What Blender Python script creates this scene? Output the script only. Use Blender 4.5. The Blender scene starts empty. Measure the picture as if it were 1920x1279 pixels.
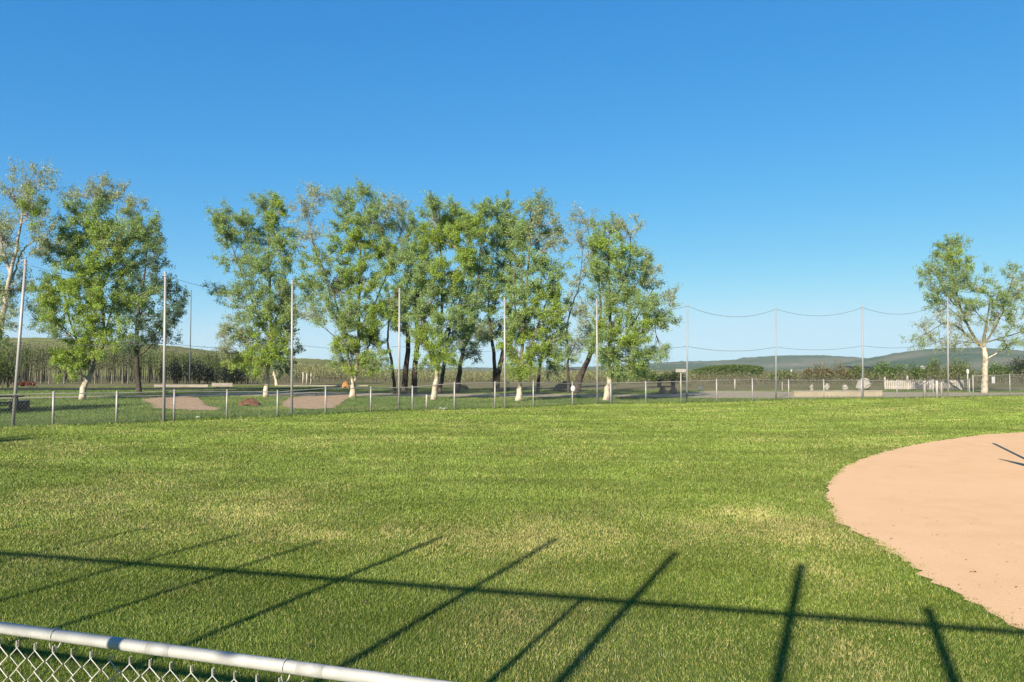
import bpy, math, random
import numpy as np
from mathutils import Vector
# ------------------------------------------------------------------ camera, sky, sun, exposure
sc = bpy.context.scene
col = sc.collection
F, CX, CY, HOR, CAMH = 1397.0, 960.0, 639.5, 692.0, 2.1
PITCH = math.atan((HOR - CY) / F)
cam_d = bpy.data.cameras.new('camera')
cam_d.sensor_fit = 'HORIZONTAL'; cam_d.sensor_width = 36.0; cam_d.lens = 36.0 * F / 1920.0
cam_d.clip_start = 0.05; cam_d.clip_end = 20000
cam = bpy.data.objects.new('camera', cam_d); col.objects.link(cam)
cam.location = (0, 0, CAMH); cam.rotation_euler = (math.radians(90) + PITCH, 0, 0)
sc.camera = cam

SUN_EL = math.radians(27.0)
SH = np.array([0.405, 0.914]); SH = SH / np.linalg.norm(SH)          # way the shadows fall on the ground
TAN_EL = math.tan(SUN_EL)
w = bpy.data.worlds.new('World'); sc.world = w; w.use_nodes = True
nt = w.node_tree; nt.nodes.clear()
sky = nt.nodes.new('ShaderNodeTexSky'); sky.sky_type = 'NISHITA'; sky.sun_disc = False
sky.sun_elevation = SUN_EL; sky.sun_rotation = math.atan2(-SH[0], -SH[1])
sky.altitude = 1200; sky.air_density = 1.0; sky.dust_density = 0.3; sky.ozone_density = 2.5
hs = nt.nodes.new('ShaderNodeHueSaturation'); hs.inputs['Saturation'].default_value = 1.2
bg = nt.nodes.new('ShaderNodeBackground'); bg.inputs['Strength'].default_value = 0.078
ow = nt.nodes.new('ShaderNodeOutputWorld')
sep = nt.nodes.new('ShaderNodeSeparateColor'); comb = nt.nodes.new('ShaderNodeCombineColor')
nt.links.new(sky.outputs[0], hs.inputs['Color']); nt.links.new(hs.outputs[0], sep.inputs[0])
for k, (gain, p) in enumerate(((0.53, 1.10), (0.655, 0.66), (0.85, 0.40))):      # the clear evening sky: less white towards the horizon
    pw = nt.nodes.new('ShaderNodeMath'); pw.operation = 'POWER'; pw.inputs[1].default_value = p
    ml = nt.nodes.new('ShaderNodeMath'); ml.operation = 'MULTIPLY'; ml.inputs[1].default_value = gain * 0.173 ** (p - 1)
    nt.links.new(sep.outputs[k], pw.inputs[0]); nt.links.new(pw.outputs[0], ml.inputs[0]); lim = nt.nodes.new('ShaderNodeMath'); lim.operation = 'SMOOTH_MIN'; lim.inputs[1].default_value = (3.1, 4.7, 5.5)[k]; lim.inputs[2].default_value = 1.2
    nt.links.new(ml.outputs[0], lim.inputs[0]); nt.links.new(lim.outputs[0], comb.inputs[k])
nt.links.new(comb.outputs[0], bg.inputs[0]); nt.links.new(bg.outputs[0], ow.inputs[0])
sl = bpy.data.lights.new('sun', 'SUN'); sl.energy = 4.6; sl.angle = math.radians(0.53); sl.color = (1.0, 0.9, 0.74)
so = bpy.data.objects.new('sun', sl); col.objects.link(so)
so.rotation_euler = Vector((SH[0] * math.cos(SUN_EL), SH[1] * math.cos(SUN_EL), -math.sin(SUN_EL))).to_track_quat('-Z', 'Y').to_euler()
so.location = (-40, -90, 60)
sc.view_settings.view_transform = 'Standard'; sc.view_settings.look = 'None'
sc.view_settings.gamma = 1.0; sc.view_settings.exposure = 1.15
try:
    sc.view_settings.use_curve_mapping = False
except Exception:
    pass
sc.cycles.max_bounces = 6; sc.cycles.diffuse_bounces = 3; sc.cycles.transmission_bounces = 3
sc.cycles.volume_bounces = 0; sc.cycles.transparent_max_bounces = 8

# ------------------------------------------------------------------ helpers
rng = np.random.default_rng(7)
random.seed(7)

def ray(px, py):
    a, b = (px - CX) / F, -(py - CY) / F
    return np.array([a, math.cos(PITCH) - b * math.sin(PITCH), math.sin(PITCH) + b * math.cos(PITCH)])
def at(px, py, z=0.0):                    # the point of the level z under a pixel
    d = ray(px, py); t = (z - CAMH) / d[2]
    return np.array([d[0] * t, d[1] * t, z])
def deep(px, py, Y):                      # the point at depth Y under a pixel
    d = ray(px, py); t = Y / d[1]
    return np.array([d[0] * t, Y, CAMH + d[2] * t])

def tag(o, label=None, cat=None, group=None, kind=None):
    if label: o['label'] = label
    if cat: o['category'] = cat
    if group: o['group'] = group
    if kind: o['kind'] = kind
    return o
def empty(name, loc, label, cat, group=None):
    o = bpy.data.objects.new(name, None); col.objects.link(o)
    o.location = tuple(float(v) for v in loc); o.empty_display_size = 0.3
    return tag(o, label, cat, group)
def copy_tree(o, parent=None):
    c = o.copy(); col.objects.link(c); c.parent = parent
    for ch in list(o.children): copy_tree(ch, c)
    return c

class MB:
    """collects shapes and links them as ONE mesh object"""
    def __init__(s): s.v = []; s.f = []; s.n = 0; s.tri = []; s.smooth = True
    def add(s, v, f):
        v = np.asarray(v, float); s.v.append(v)
        for q in f: s.f.append([i + s.n for i in q])
        s.n += len(v)
    def box(s, c, size, rz=0.0):
        c = np.asarray(c, float); h = np.asarray(size, float) / 2
        p = np.array([[x, y, z] for z in (-1, 1) for y in (-1, 1) for x in (-1, 1)]) * h
        cr, sr = math.cos(rz), math.sin(rz)
        p = np.stack([p[:, 0] * cr - p[:, 1] * sr, p[:, 0] * sr + p[:, 1] * cr, p[:, 2]], 1) + c
        s.add(p, [(0, 2, 3, 1), (4, 5, 7, 6), (0, 1, 5, 4), (2, 6, 7, 3), (0, 4, 6, 2), (1, 3, 7, 5)])
    def tube(s, pts, rad, sides=8, cap=True):
        pts = np.asarray(pts, float); k = len(pts)
        rad = np.full(k, rad) if np.isscalar(rad) else np.asarray(rad, float)
        tan = np.gradient(pts, axis=0); tan /= np.linalg.norm(tan, axis=1)[:, None] + 1e-12
        ref = np.array([0., 0., 1.]) if abs(tan[:, 2]).mean() < 0.8 else np.array([0., 1., 0.])
        a = np.cross(tan, ref); a /= np.linalg.norm(a, axis=1)[:, None] + 1e-12
        b = np.cross(tan, a)
        th = np.arange(sides) * 2 * math.pi / sides
        ring = a[:, None, :] * np.cos(th)[None, :, None] + b[:, None, :] * np.sin(th)[None, :, None]
        v = (pts[:, None, :] + ring * rad[:, None, None]).reshape(-1, 3)
        f = [(i * sides + j, i * sides + (j + 1) % sides, (i + 1) * sides + (j + 1) % sides, (i + 1) * sides + j)
             for i in range(k - 1) for j in range(sides)]
        if cap: f += [tuple(range(sides))[::-1], tuple((k - 1) * sides + j for j in range(sides))]
        s.add(v, f)
    def ball(s, c, r, seg=10, rings=7):
        c = np.asarray(c, float); r = np.asarray(r, float) * np.ones(3)
        v = [[0, 0, -1]] + [[math.sin(math.pi * i / rings) * math.cos(2 * math.pi * j / seg), math.sin(math.pi * i / rings) * math.sin(2 * math.pi * j / seg), -math.cos(math.pi * i / rings)] for i in range(1, rings) for j in range(seg)] + [[0, 0, 1]]
        f = [(0, 1 + (j + 1) % seg, 1 + j) for j in range(seg)]
        for i in range(rings - 2):
            for j in range(seg):
                a, b = 1 + i * seg + j, 1 + i * seg + (j + 1) % seg
                f.append((a, b, b + seg, a + seg))
        t = len(v) - 1; o = 1 + (rings - 2) * seg
        f += [(o + j, o + (j + 1) % seg, t) for j in range(seg)]
        s.add(np.array(v) * r + c, f)
    def build(s, name, mat, parent=None, origin=None, smooth=True):
        v = np.concatenate(s.v) if s.v else np.zeros((0, 3))
        if origin is not None: v = v - np.asarray(origin, float)
        me = bpy.data.meshes.new(name); me.from_pydata(v.tolist(), [], s.f)
        if smooth: me.polygons.foreach_set('use_smooth', [True] * len(me.polygons))
        me.materials.append(mat); me.update()
        o = bpy.data.objects.new(name, me); col.objects.link(o)
        if parent is not None: o.parent = parent
        elif origin is not None: o.location = tuple(float(q) for q in origin)
        return o

def mesh_np(name, V, faces, mat, parent=None, tint=None, smooth=False, location=None):
    """V (n,3); faces (m,k) with one k: a large mesh through foreach_set, tint = per-vertex colour"""
    V = np.asarray(V, np.float32); faces = np.asarray(faces, np.int32); m, k = faces.shape
    me = bpy.data.meshes.new(name)
    me.vertices.add(len(V)); me.vertices.foreach_set('co', V.ravel())
    me.loops.add(m * k); me.loops.foreach_set('vertex_index', faces.ravel())
    me.polygons.add(m); me.polygons.foreach_set('loop_start', np.arange(0, m * k, k, dtype=np.int32))
    me.polygons.foreach_set('loop_total', np.full(m, k, np.int32))
    if smooth: me.polygons.foreach_set('use_smooth', np.ones(m, bool))
    if tint is not None:
        at_ = me.attributes.new('tint', 'FLOAT_COLOR', 'POINT')
        t4 = np.ones((len(V), 4), np.float32); t4[:, :3] = tint
        at_.data.foreach_set('color', t4.ravel())
    me.materials.append(mat); me.update(calc_edges=True); me.validate()
    o = bpy.data.objects.new(name, me); col.objects.link(o)
    if parent is not None: o.parent = parent
    if location is not None: o.location = tuple(float(q) for q in location)
    return o

def unit(a): return a / (np.linalg.norm(a, axis=-1, keepdims=True) + 1e-9)
def leaves(P, size, tint, up=0.0, aspect=0.6):
    """one rhombic leaf per point"""
    n = len(P)
    d = unit(rng.normal(size=(n, 3)) + np.array([0, 0, up])); e = unit(np.cross(d, rng.normal(size=(n, 3))))
    L = (size * rng.uniform(0.7, 1.3, n))[:, None]
    V = np.stack([P - d * L / 2, P + e * L * aspect / 2, P + d * L / 2, P - e * L * aspect / 2], 1).reshape(-1, 3)
    return V, np.arange(4 * n).reshape(n, 4), np.repeat(tint, 4, axis=0)
def sticks(P0, P1, r0, r1):
    """3-sided prisms"""
    n = len(P0); d = unit(P1 - P0)
    a = unit(np.cross(d, rng.normal(size=(n, 3)))); b = np.cross(d, a)
    R0 = np.broadcast_to(np.asarray(r0, float), (n,))[:, None]; R1 = np.broadcast_to(np.asarray(r1, float), (n,))[:, None]
    rings = []
    for P, R in ((P0, R0), (P1, R1)):
        for k in range(3):
            t = k * 2 * math.pi / 3; rings.append(P + (a * math.cos(t) + b * math.sin(t)) * R)
    V = np.stack(rings, 1).reshape(-1, 3)
    base = (np.arange(n) * 6)[:, None]
    Fq = np.concatenate([base + np.array([k, (k + 1) % 3, 3 + (k + 1) % 3, 3 + k]) for k in range(3)])
    return V, Fq

def vnoise(x, y, seed=0):
    """value noise, 0..1"""
    r = np.random.default_rng(seed).random((256, 256))
    xi, yi = np.floor(x).astype(int), np.floor(y).astype(int); fx, fy = x - xi, y - yi
    fx = fx * fx * (3 - 2 * fx); fy = fy * fy * (3 - 2 * fy)
    g = lambda i, j: r[i % 256, j % 256]
    return (g(xi, yi) * (1 - fx) + g(xi + 1, yi) * fx) * (1 - fy) + (g(xi, yi + 1) * (1 - fx) + g(xi + 1, yi + 1) * fx) * fy
def fbm(x, y, seed=0, oct=4):
    t = 0; a = 1; s = 0
    for k in range(oct):
        t = t + a * vnoise(x * 2 ** k + 17.3 * k, y * 2 ** k + 5.1 * k, seed + k); s += a; a *= 0.5
    return t / s

# ------------------------------------------------------------------ materials
def new_mat(name):
    m = bpy.data.materials.new(name); m.use_nodes = True; m.node_tree.nodes.clear()
    return m, m.node_tree.nodes, m.node_tree.links
def rough_mat(name, c1, c2, scale=3.0, rough=0.85, bump=0.0, bscale=None, metal=0.0, spec=0.3, detail=5.0, stretch=None, c3=None, s3=0.1):
    m, N, L = new_mat(name)
    out = N.new('ShaderNodeOutputMaterial'); b = N.new('ShaderNodeBsdfPrincipled'); L.new(b.outputs[0], out.inputs[0])
    b.inputs['Roughness'].default_value = rough; b.inputs['Metallic'].default_value = metal
    b.inputs['Specular IOR Level'].default_value = spec
    tc = N.new('ShaderNodeTexCoord'); mp = N.new('ShaderNodeMapping')
    L.new(tc.outputs['Object'], mp.inputs[0])
    if stretch: mp.inputs['Scale'].default_value = stretch
    n = N.new('ShaderNodeTexNoise'); n.inputs['Scale'].default_value = scale; n.inputs['Detail'].default_value = detail
    L.new(mp.outputs[0], n.inputs['Vector'])
    r = N.new('ShaderNodeValToRGB'); r.color_ramp.elements[0].position = 0.35; r.color_ramp.elements[1].position = 0.65
    r.color_ramp.elements[0].color = (*c1, 1); r.color_ramp.elements[1].color = (*c2, 1)
    L.new(n.outputs['Fac'], r.inputs[0]); cout = r.outputs[0]
    if c3:
        n3 = N.new('ShaderNodeTexNoise'); n3.inputs['Scale'].default_value = s3; n3.inputs['Detail'].default_value = 4
        L.new(mp.outputs[0], n3.inputs['Vector'])
        r3 = N.new('ShaderNodeValToRGB'); r3.color_ramp.elements[0].position = 0.45; r3.color_ramp.elements[1].position = 0.68
        L.new(n3.outputs['Fac'], r3.inputs[0])
        mx = N.new('ShaderNodeMix'); mx.data_type = 'RGBA'
        L.new(r3.outputs[0], mx.inputs['Factor']); L.new(cout, mx.inputs['A']); mx.inputs['B'].default_value = (*c3, 1)
        cout = mx.outputs['Result']
    L.new(cout, b.inputs['Base Color'])
    if bump:
        nb = N.new('ShaderNodeTexNoise'); nb.inputs['Scale'].default_value = bscale or scale * 6; nb.inputs['Detail'].default_value = 6
        L.new(mp.outputs[0], nb.inputs['Vector'])
        bp = N.new('ShaderNodeBump'); bp.inputs['Strength'].default_value = min(1.0, bump); bp.inputs['Distance'].default_value = 0.02
        L.new(nb.outputs['Fac'], bp.inputs['Height']); L.new(bp.outputs[0], b.inputs['Normal'])
    return m
def bark_two(name, h0=2.2):  # leaf shade put into the colour: cream at the base, darker up the trunk
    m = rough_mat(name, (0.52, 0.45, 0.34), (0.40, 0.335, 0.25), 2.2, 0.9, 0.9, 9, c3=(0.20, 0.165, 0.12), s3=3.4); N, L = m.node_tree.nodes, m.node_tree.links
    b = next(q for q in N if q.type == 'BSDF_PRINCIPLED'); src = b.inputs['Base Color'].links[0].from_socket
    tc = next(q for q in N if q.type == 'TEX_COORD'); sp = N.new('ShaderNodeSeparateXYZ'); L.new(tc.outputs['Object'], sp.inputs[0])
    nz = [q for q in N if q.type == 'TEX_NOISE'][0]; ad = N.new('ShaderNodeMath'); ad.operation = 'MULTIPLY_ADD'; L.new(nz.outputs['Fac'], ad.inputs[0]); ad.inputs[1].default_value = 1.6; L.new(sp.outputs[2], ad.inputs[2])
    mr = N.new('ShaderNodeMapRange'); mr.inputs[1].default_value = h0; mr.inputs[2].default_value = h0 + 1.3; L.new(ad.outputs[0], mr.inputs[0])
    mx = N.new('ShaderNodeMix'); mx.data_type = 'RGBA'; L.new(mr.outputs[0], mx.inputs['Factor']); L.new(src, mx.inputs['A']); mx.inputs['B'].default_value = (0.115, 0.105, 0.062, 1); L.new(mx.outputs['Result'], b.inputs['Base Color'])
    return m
def leaf_mat(name, trans=0.35):
    m, N, L = new_mat(name)
    out = N.new('ShaderNodeOutputMaterial'); at_ = N.new('ShaderNodeAttribute'); at_.attribute_name = 'tint'
    d = N.new('ShaderNodeBsdfDiffuse'); t = N.new('ShaderNodeBsdfTranslucent'); mx = N.new('ShaderNodeMixShader')
    mx.inputs[0].default_value = trans
    L.new(at_.outputs['Color'], d.inputs[0]); L.new(at_.outputs['Color'], t.inputs[0])
    L.new(d.outputs[0], mx.inputs[1]); L.new(t.outputs[0], mx.inputs[2])
    g = N.new('ShaderNodeBsdfGlossy'); g.inputs['Roughness'].default_value = 0.5; g.inputs[0].default_value = (0.6, 0.65, 0.6, 1)
    m2 = N.new('ShaderNodeMixShader'); m2.inputs[0].default_value = 0.03
    L.new(mx.outputs[0], m2.inputs[1]); L.new(g.outputs[0], m2.inputs[2]); L.new(m2.outputs[0], out.inputs[0])
    return m

M = dict(
    leaf=leaf_mat('leaf', 0.55), blade=leaf_mat('grass_blade', 0.25),
    bark_pale=rough_mat('pale_bark', (0.44, 0.40, 0.34), (0.33, 0.29, 0.24), 2.2, 0.9, 0.6, 9, c3=(0.20, 0.18, 0.15), s3=2.6),
    bark_two=bark_two('cream_to_shade_bark'), bark_tall=bark_two('tall_cream_to_shade_bark', 4.3),
    slim_bark=rough_mat('slender_bark', (0.20, 0.18, 0.14), (0.10, 0.088, 0.066), 1.2, c3=(0.05, 0.045, 0.033), s3=0.7),
    bark_dark=rough_mat('dark_bark', (0.075, 0.058, 0.045), (0.035, 0.028, 0.024), 3, 0.95, 0.7, 12),  # second-row trunks coloured dark for the shade of the front row
    twig=rough_mat('twig_bark', (0.34, 0.30, 0.235), (0.22, 0.19, 0.14), 0.8),
    twig_dark=rough_mat('dark_twig_bark', (0.13, 0.105, 0.08), (0.08, 0.065, 0.05), 0.8),
    zinc=rough_mat('galvanised_steel', (0.36, 0.355, 0.34), (0.29, 0.285, 0.27), 6, 0.5, metal=0.25, spec=0.5),
    rail=rough_mat('painted_rail', (0.37, 0.365, 0.34), (0.30, 0.295, 0.275), 14, 0.55, 0.15, 60, spec=0.4, c3=(0.33, 0.325, 0.30), s3=3.0),
    rail_far=rough_mat('dull_rail', (0.24, 0.225, 0.20), (0.17, 0.16, 0.145), 3, 0.7),
    wire=rough_mat('wire', (0.48, 0.465, 0.41), (0.34, 0.33, 0.28), 20, 0.55, metal=0.15),
    wire_far=rough_mat('weathered_wire', (0.20, 0.20, 0.19), (0.13, 0.13, 0.12), 20, 0.7),
    pole=rough_mat('pole_steel', (0.36, 0.34, 0.33), (0.29, 0.275, 0.265), 1.5, 0.5, metal=0.2, stretch=(1, 1, 0.3)),
    pole_grey=rough_mat('grey_pole_steel', (0.29, 0.305, 0.315), (0.24, 0.25, 0.26), 1.5, 0.6, metal=0.2, stretch=(1, 1, 0.3)),
    cable=rough_mat('cable', (0.12, 0.15, 0.16), (0.09, 0.11, 0.12), 5),
    soil=rough_mat('turf_soil', (0.070, 0.105, 0.018), (0.100, 0.140, 0.026), 5, 0.95, 0.5, 40, c3=(0.12, 0.13, 0.045), s3=0.25, spec=0.0),
    lawn=rough_mat('park_lawn', (0.070, 0.105, 0.030), (0.105, 0.145, 0.040), 2.5, 0.95, 0.8, 14, c3=(0.12, 0.14, 0.055), s3=0.10, spec=0.0),
    dry=rough_mat('dry_ground', (0.20, 0.165, 0.10), (0.13, 0.12, 0.06), 0.35, 0.95, 0.8, 3, c3=(0.11, 0.12, 0.045), s3=0.05, spec=0.0),
    dirt=rough_mat('infield_dirt', (0.645, 0.412, 0.233), (0.605, 0.382, 0.212), 2.4, 0.95, 0.35, 55, c3=(0.655, 0.42, 0.24), s3=0.35, spec=0.0),
    gravel=rough_mat('gravel_track', (0.34, 0.29, 0.205), (0.28, 0.24, 0.17), 1.2, 0.95, 0.4, 12, spec=0.0),
    tilled=rough_mat('tilled_soil', (0.42, 0.30, 0.20), (0.30, 0.21, 0.14), 2.0, 0.95, 0.8, 6, spec=0.0),
    wood=rough_mat('weathered_wood', (0.27, 0.24, 0.195), (0.19, 0.165, 0.13), 3, 0.85, 0.3, 14, stretch=(0.3, 1, 1)),
    darkwood=rough_mat('dark_wood', (0.05, 0.04, 0.03), (0.03, 0.025, 0.02), 3),
    mulch=rough_mat('red_mulch', (0.17, 0.075, 0.045), (0.08, 0.045, 0.03), 5, 0.95, 1.0, 9, spec=0.0),
    orange=rough_mat('orange_chips', (0.36, 0.19, 0.075), (0.28, 0.14, 0.05), 5, 0.95, 1.0, 9, spec=0.0),
    white=rough_mat('white_paint', (0.52, 0.51, 0.49), (0.45, 0.44, 0.42), 4, 0.6),
    picket=rough_mat('whitewashed_wood', (0.42, 0.38, 0.33), (0.32, 0.285, 0.25), 5, 0.8, stretch=(1, 1, 0.2)),
    stone=rough_mat('pale_stone', (0.33, 0.30, 0.26), (0.25, 0.23, 0.20), 3, 0.9, 0.6, 10),
    hill=rough_mat('wooded_hillside', (0.125, 0.140, 0.040), (0.205, 0.205, 0.070), 0.12, 1.0, 1.0, 0.6, stretch=(1, 1, 0.35), c3=(0.16, 0.145, 0.075), s3=0.02, spec=0.0),
    farhill=rough_mat('far_hillside', (0.045, 0.085, 0.050), (0.085, 0.115, 0.068), 0.035, 1.0, 1.0, 0.12, c3=(0.17, 0.16, 0.11), s3=0.006, spec=0.0),
    roof=rough_mat('dark_roof', (0.05, 0.05, 0.05), (0.035, 0.035, 0.035), 3),
)

# ------------------------------------------------------------------ setting: ground sheets, track, infield, hills
def sheet(name, pts, z, mat, kind='structure', jag=0.0, step=None):
    P = np.array([p[:2] for p in pts], float)
    if step:
        Q = []
        for i in range(len(P)):
            a, b = P[i], P[(i + 1) % len(P)]; k = max(1, int(np.linalg.norm(b - a) / step))
            Q += [a + (b - a) * j / k for j in range(k)]
        P = np.array(Q)
        if jag: P = P + rng.normal(size=P.shape) * jag
    me = bpy.data.meshes.new(name)
    me.from_pydata([(x, y, z) for x, y in P], [], [tuple(range(len(P)))]); me.materials.append(mat); me.update()
    o = bpy.data.objects.new(name, me); col.objects.link(o)
    return tag(o, kind=kind)
R = 3000
sheet('ground', [(-R, -R), (R, -R), (R, R), (-R, R)], 0.0, M['dry'])
lawn_far = [at(-700, 727), at(200, 726), at(420, 724), at(640, 723), at(760, 726), at(1000, 730), at(1260, 732), at(1500, 733), at(1700, 732), at(2600, 731)]
sheet('lawn', [(-160, -30), (160, -30)] + [tuple(p[:2]) for p in lawn_far[::-1]], 0.004, M['lawn'])
POST = [(-140, 808, 744), (-20, 803, 741), (99, 799, 738), (218, 795, 737), (326, 790, 734), (425, 785, 734), (520, 782, 735), (610, 778, 728), (695, 773, 728),
        (773, 770, 726), (852, 769, 719), (928, 766, 718), (1000, 764, 718), (1073, 760, 719), (1145, 757.5, 718), (1211, 757, 717), (1277, 756, 715),
        (1344, 755, 713), (1411, 753, 712), (1479, 750, 713), (1545, 749, 713), (1616, 748, 713), (1682, 748, 714), (1750, 746, 713), (1818, 745, 712)]
fence_pts = [at(x, yb) for x, yb, yt in POST]
FPX = np.array([p[0] for p in POST], float); FY = np.array([q[1] for q in fence_pts])
right_fence = [at(1825, 745), at(1894, 743), at(1965, 741), at(2040, 739), at(2120, 737)]
field = [(-60, -20), (60, -20), (60, 44)] + [tuple(q[:2]) for q in right_fence[::-1]] + [tuple(q[:2]) for q in fence_pts[::-1]] + [(-50, 20)]
sheet('field', field, 0.008, M['soil'])
# infield
edge_px = [(2050, 808), (1985, 809), (1920, 811), (1850, 815), (1795, 822), (1740, 830), (1690, 840), (1650, 850), (1615, 862), (1585, 876), (1563, 893), (1552, 912),
           (1550, 932), (1556, 958), (1574, 983), (1606, 1000), (1642, 1018), (1680, 1043), (1722, 1076), (1762, 1100), (1805, 1122), (1850, 1146), (1898, 1174), (1960, 1212), (2060, 1280)]
inf = [at(x, y)[:2] for x, y in edge_px]
inf = np.array(inf + [np.array([7.0, 2.0]), np.array([14.0, -8.0]), np.array([40.0, -8.0]), np.array([46.0, 10.0]), np.array([38.0, 22.0]), np.array([28.0, 26.0])])
sheet('infield', inf, 0.014, M['dirt'], jag=0.035, step=0.10)
# gravel track
tr_near = [(-300, 752), (100, 747), (300, 744), (420, 743), (560, 743), (800, 744), (1000, 745), (1150, 744), (1240, 745), (1330, 747), (1480, 747), (1600, 746.5), (1750, 745), (1900, 742.5), (2300, 739)]
tr_far = [(2300, 734), (1900, 736.5), (1750, 736), (1600, 735), (1480, 735), (1400, 733.5), (1330, 733), (1240, 740), (1150, 740), (1000, 739), (800, 738.5), (560, 735), (420, 737), (300, 741), (100, 744), (-300, 749)]
sheet('track', [at(x, y) for x, y in tr_near + tr_far], 0.016, M['gravel'], jag=0.05, step=0.8)
PATCHES = []
M['asphalt'] = rough_mat('worn_asphalt', (0.055, 0.053, 0.050), (0.040, 0.039, 0.038), 1.5, 0.95, 0.3, 20, spec=0.0)
ROAD = [(-400, 734), (100, 732.5), (300, 731.5), (420, 730.5), (600, 729.5), (760, 729), (760, 726.5), (600, 726.5), (420, 727), (300, 727.5), (100, 728), (-400, 729)]
sheet('road', [at(x, y) for x, y in ROAD], 0.012, M['asphalt'], jag=0.05, step=1.0)
def patch(name, px, label=None):
    PATCHES.append(np.array([at(x, y)[:2] for x, y in px]))
    return sheet(name, [at(x, y) for x, y in px], 0.02, M['tilled'], jag=0.08, step=0.35)
patch('dirt_patch', [(262, 750), (300, 745), (345, 741), (365, 742), (378, 750), (385, 760), (412, 766), (408, 770), (350, 769), (290, 766), (284, 757)])
patch('dirt_patch', [(528, 754), (545, 746), (580, 742), (620, 740), (655, 739), (652, 748), (635, 760), (628, 766), (590, 768), (545, 766), (528, 762)])

def ridge(name, prof, Y, front, back, mat, foot=-1.0, amp=1.0, wl=40, seed=1, step_px=4):
    px = np.arange(prof[0][0], prof[-1][0] + 1, step_px); py = np.interp(px, [p[0] for p in prof], [p[1] for p in prof])
    rows = np.linspace(0, 1, 15); V = []
    for t in rows:
        Yt = Y - front + front * t
        for x, y in zip(px, py):
            top = deep(x, y, Y); X = top[0] * (0.6 + 0.4 * Yt / Y)
            h = foot + (top[2] - foot) * math.sin(t * math.pi / 2) ** 1.2
            V.append((X, Yt, h))
    for t in (0.35, 0.7, 1.0):
        for x, y in zip(px, py):
            top = deep(x, y, Y); V.append((top[0] * (1 + 0.05 * t), Y + back * t, foot + (top[2] - foot) * (1 - t)))
    V = np.array(V); n = len(px); k = len(rows) + 3
    nz = fbm(V[:, 0] / wl + 50, V[:, 1] / wl + 50, seed) - 0.5; nf = rng.normal(size=len(V)) * 0.12
    hfac = np.clip((V[:, 2] - foot) / 6, 0, 1); V[:, 2] += (nz + nf) * amp * hfac
    Fq = [(i * n + j, i * n + j + 1, (i + 1) * n + j + 1, (i + 1) * n + j) for i in range(k - 1) for j in range(n - 1)]
    o = mesh_np(name, V, Fq, mat, smooth=True)
    return tag(o, kind='structure')
ridge('hill', [(-700, 640), (-200, 632), (0, 634), (40, 637), (110, 637), (200, 641), (260, 644), (330, 650), (400, 658), (470, 667), (530, 672), (575, 674), (620, 676), (665, 683), (700, 690), (735, 702)], 420, 210, 150, M['hill'], amp=1.6, wl=25, seed=3)
ridge('hill', [(1060, 690), (1150, 686), (1240, 681), (1320, 677), (1380, 674), (1392, 671), (1440, 668), (1490, 667), (1530, 666.5), (1550, 669), (1580, 675), (1640, 684), (1720, 692)], 1700, 700, 400, M['farhill'], amp=6, wl=120, seed=5)
ridge('hill', [(1560, 687), (1590, 680), (1620, 674), (1660, 665), (1700, 658), (1750, 655), (1800, 655), (1850, 658), (1900, 664), (1960, 670), (2100, 682)], 1150, 500, 300, M['farhill'], amp=5, wl=90, seed=8)
ridge('hill', [(700, 695), (800, 690), (870, 689), (960, 690), (1060, 688), (1160, 690), (1260, 693)], 2400, 700, 300, M['farhill'], amp=6, wl=150, seed=9)

# ------------------------------------------------------------------ the mown grass: blades, one object
def inside(P, poly):
    c = np.zeros(len(P), bool); x, y = P[:, 0], P[:, 1]; j = len(poly) - 1
    for i in range(len(poly)):
        xi, yi = poly[i]; xj, yj = poly[j]
        cond = ((yi > y) != (yj > y)) & (x < (xj - xi) * (y - yi) / (yj - yi + 1e-12) + xi)
        c ^= cond; j = i
    return c
def field_tint(X, Y):
    """the lawn's own colour: green with straw patches and faint mowing swirls"""
    n = fbm(X * 0.55 + 40, Y * 0.40 + 40, 11, 4); n2 = fbm(X * 3.1, Y * 2.3, 21, 3)
    s = np.clip((n - 0.44) * 3.0, 0, 1) * 0.55 + np.clip((n2 - 0.5) * 2.5, 0, 1) * 0.35
    for px, py, rx, ry, a in ((960, 1015, 330, 40, .55), (350, 955, 300, 40, .35), (1440, 985, 110, 45, .45), (1570, 1090, 70, 40, .6), (620, 1005, 160, 30, .4), (1150, 1010, 130, 30, .3), (1620, 1235, 90, 40, .35), (360, 1110, 60, 14, .4), (620, 1145, 40, 14, .4), (990, 1150, 60, 30, .3), (1450, 1200, 160, 70, .25), (150, 1000, 260, 50, .2)):
        c = at(px, py); a1 = (at(px + rx, py) - c)[0]; b1 = (at(px, py - ry) - at(px, py + ry))[1] / 2
        s = s + a * np.exp(-(((X - c[0]) / a1) ** 2 + ((Y - c[1]) / b1) ** 2)) * (0.5 + n2)
    r = np.sqrt((X - 3) ** 2 + (Y - 60) ** 2)
    sw = fbm(r * 1.3, np.arctan2(X - 3, Y - 60) * 6 + 9, 31, 3)
    return np.clip(s, 0, 1), sw, r
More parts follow.
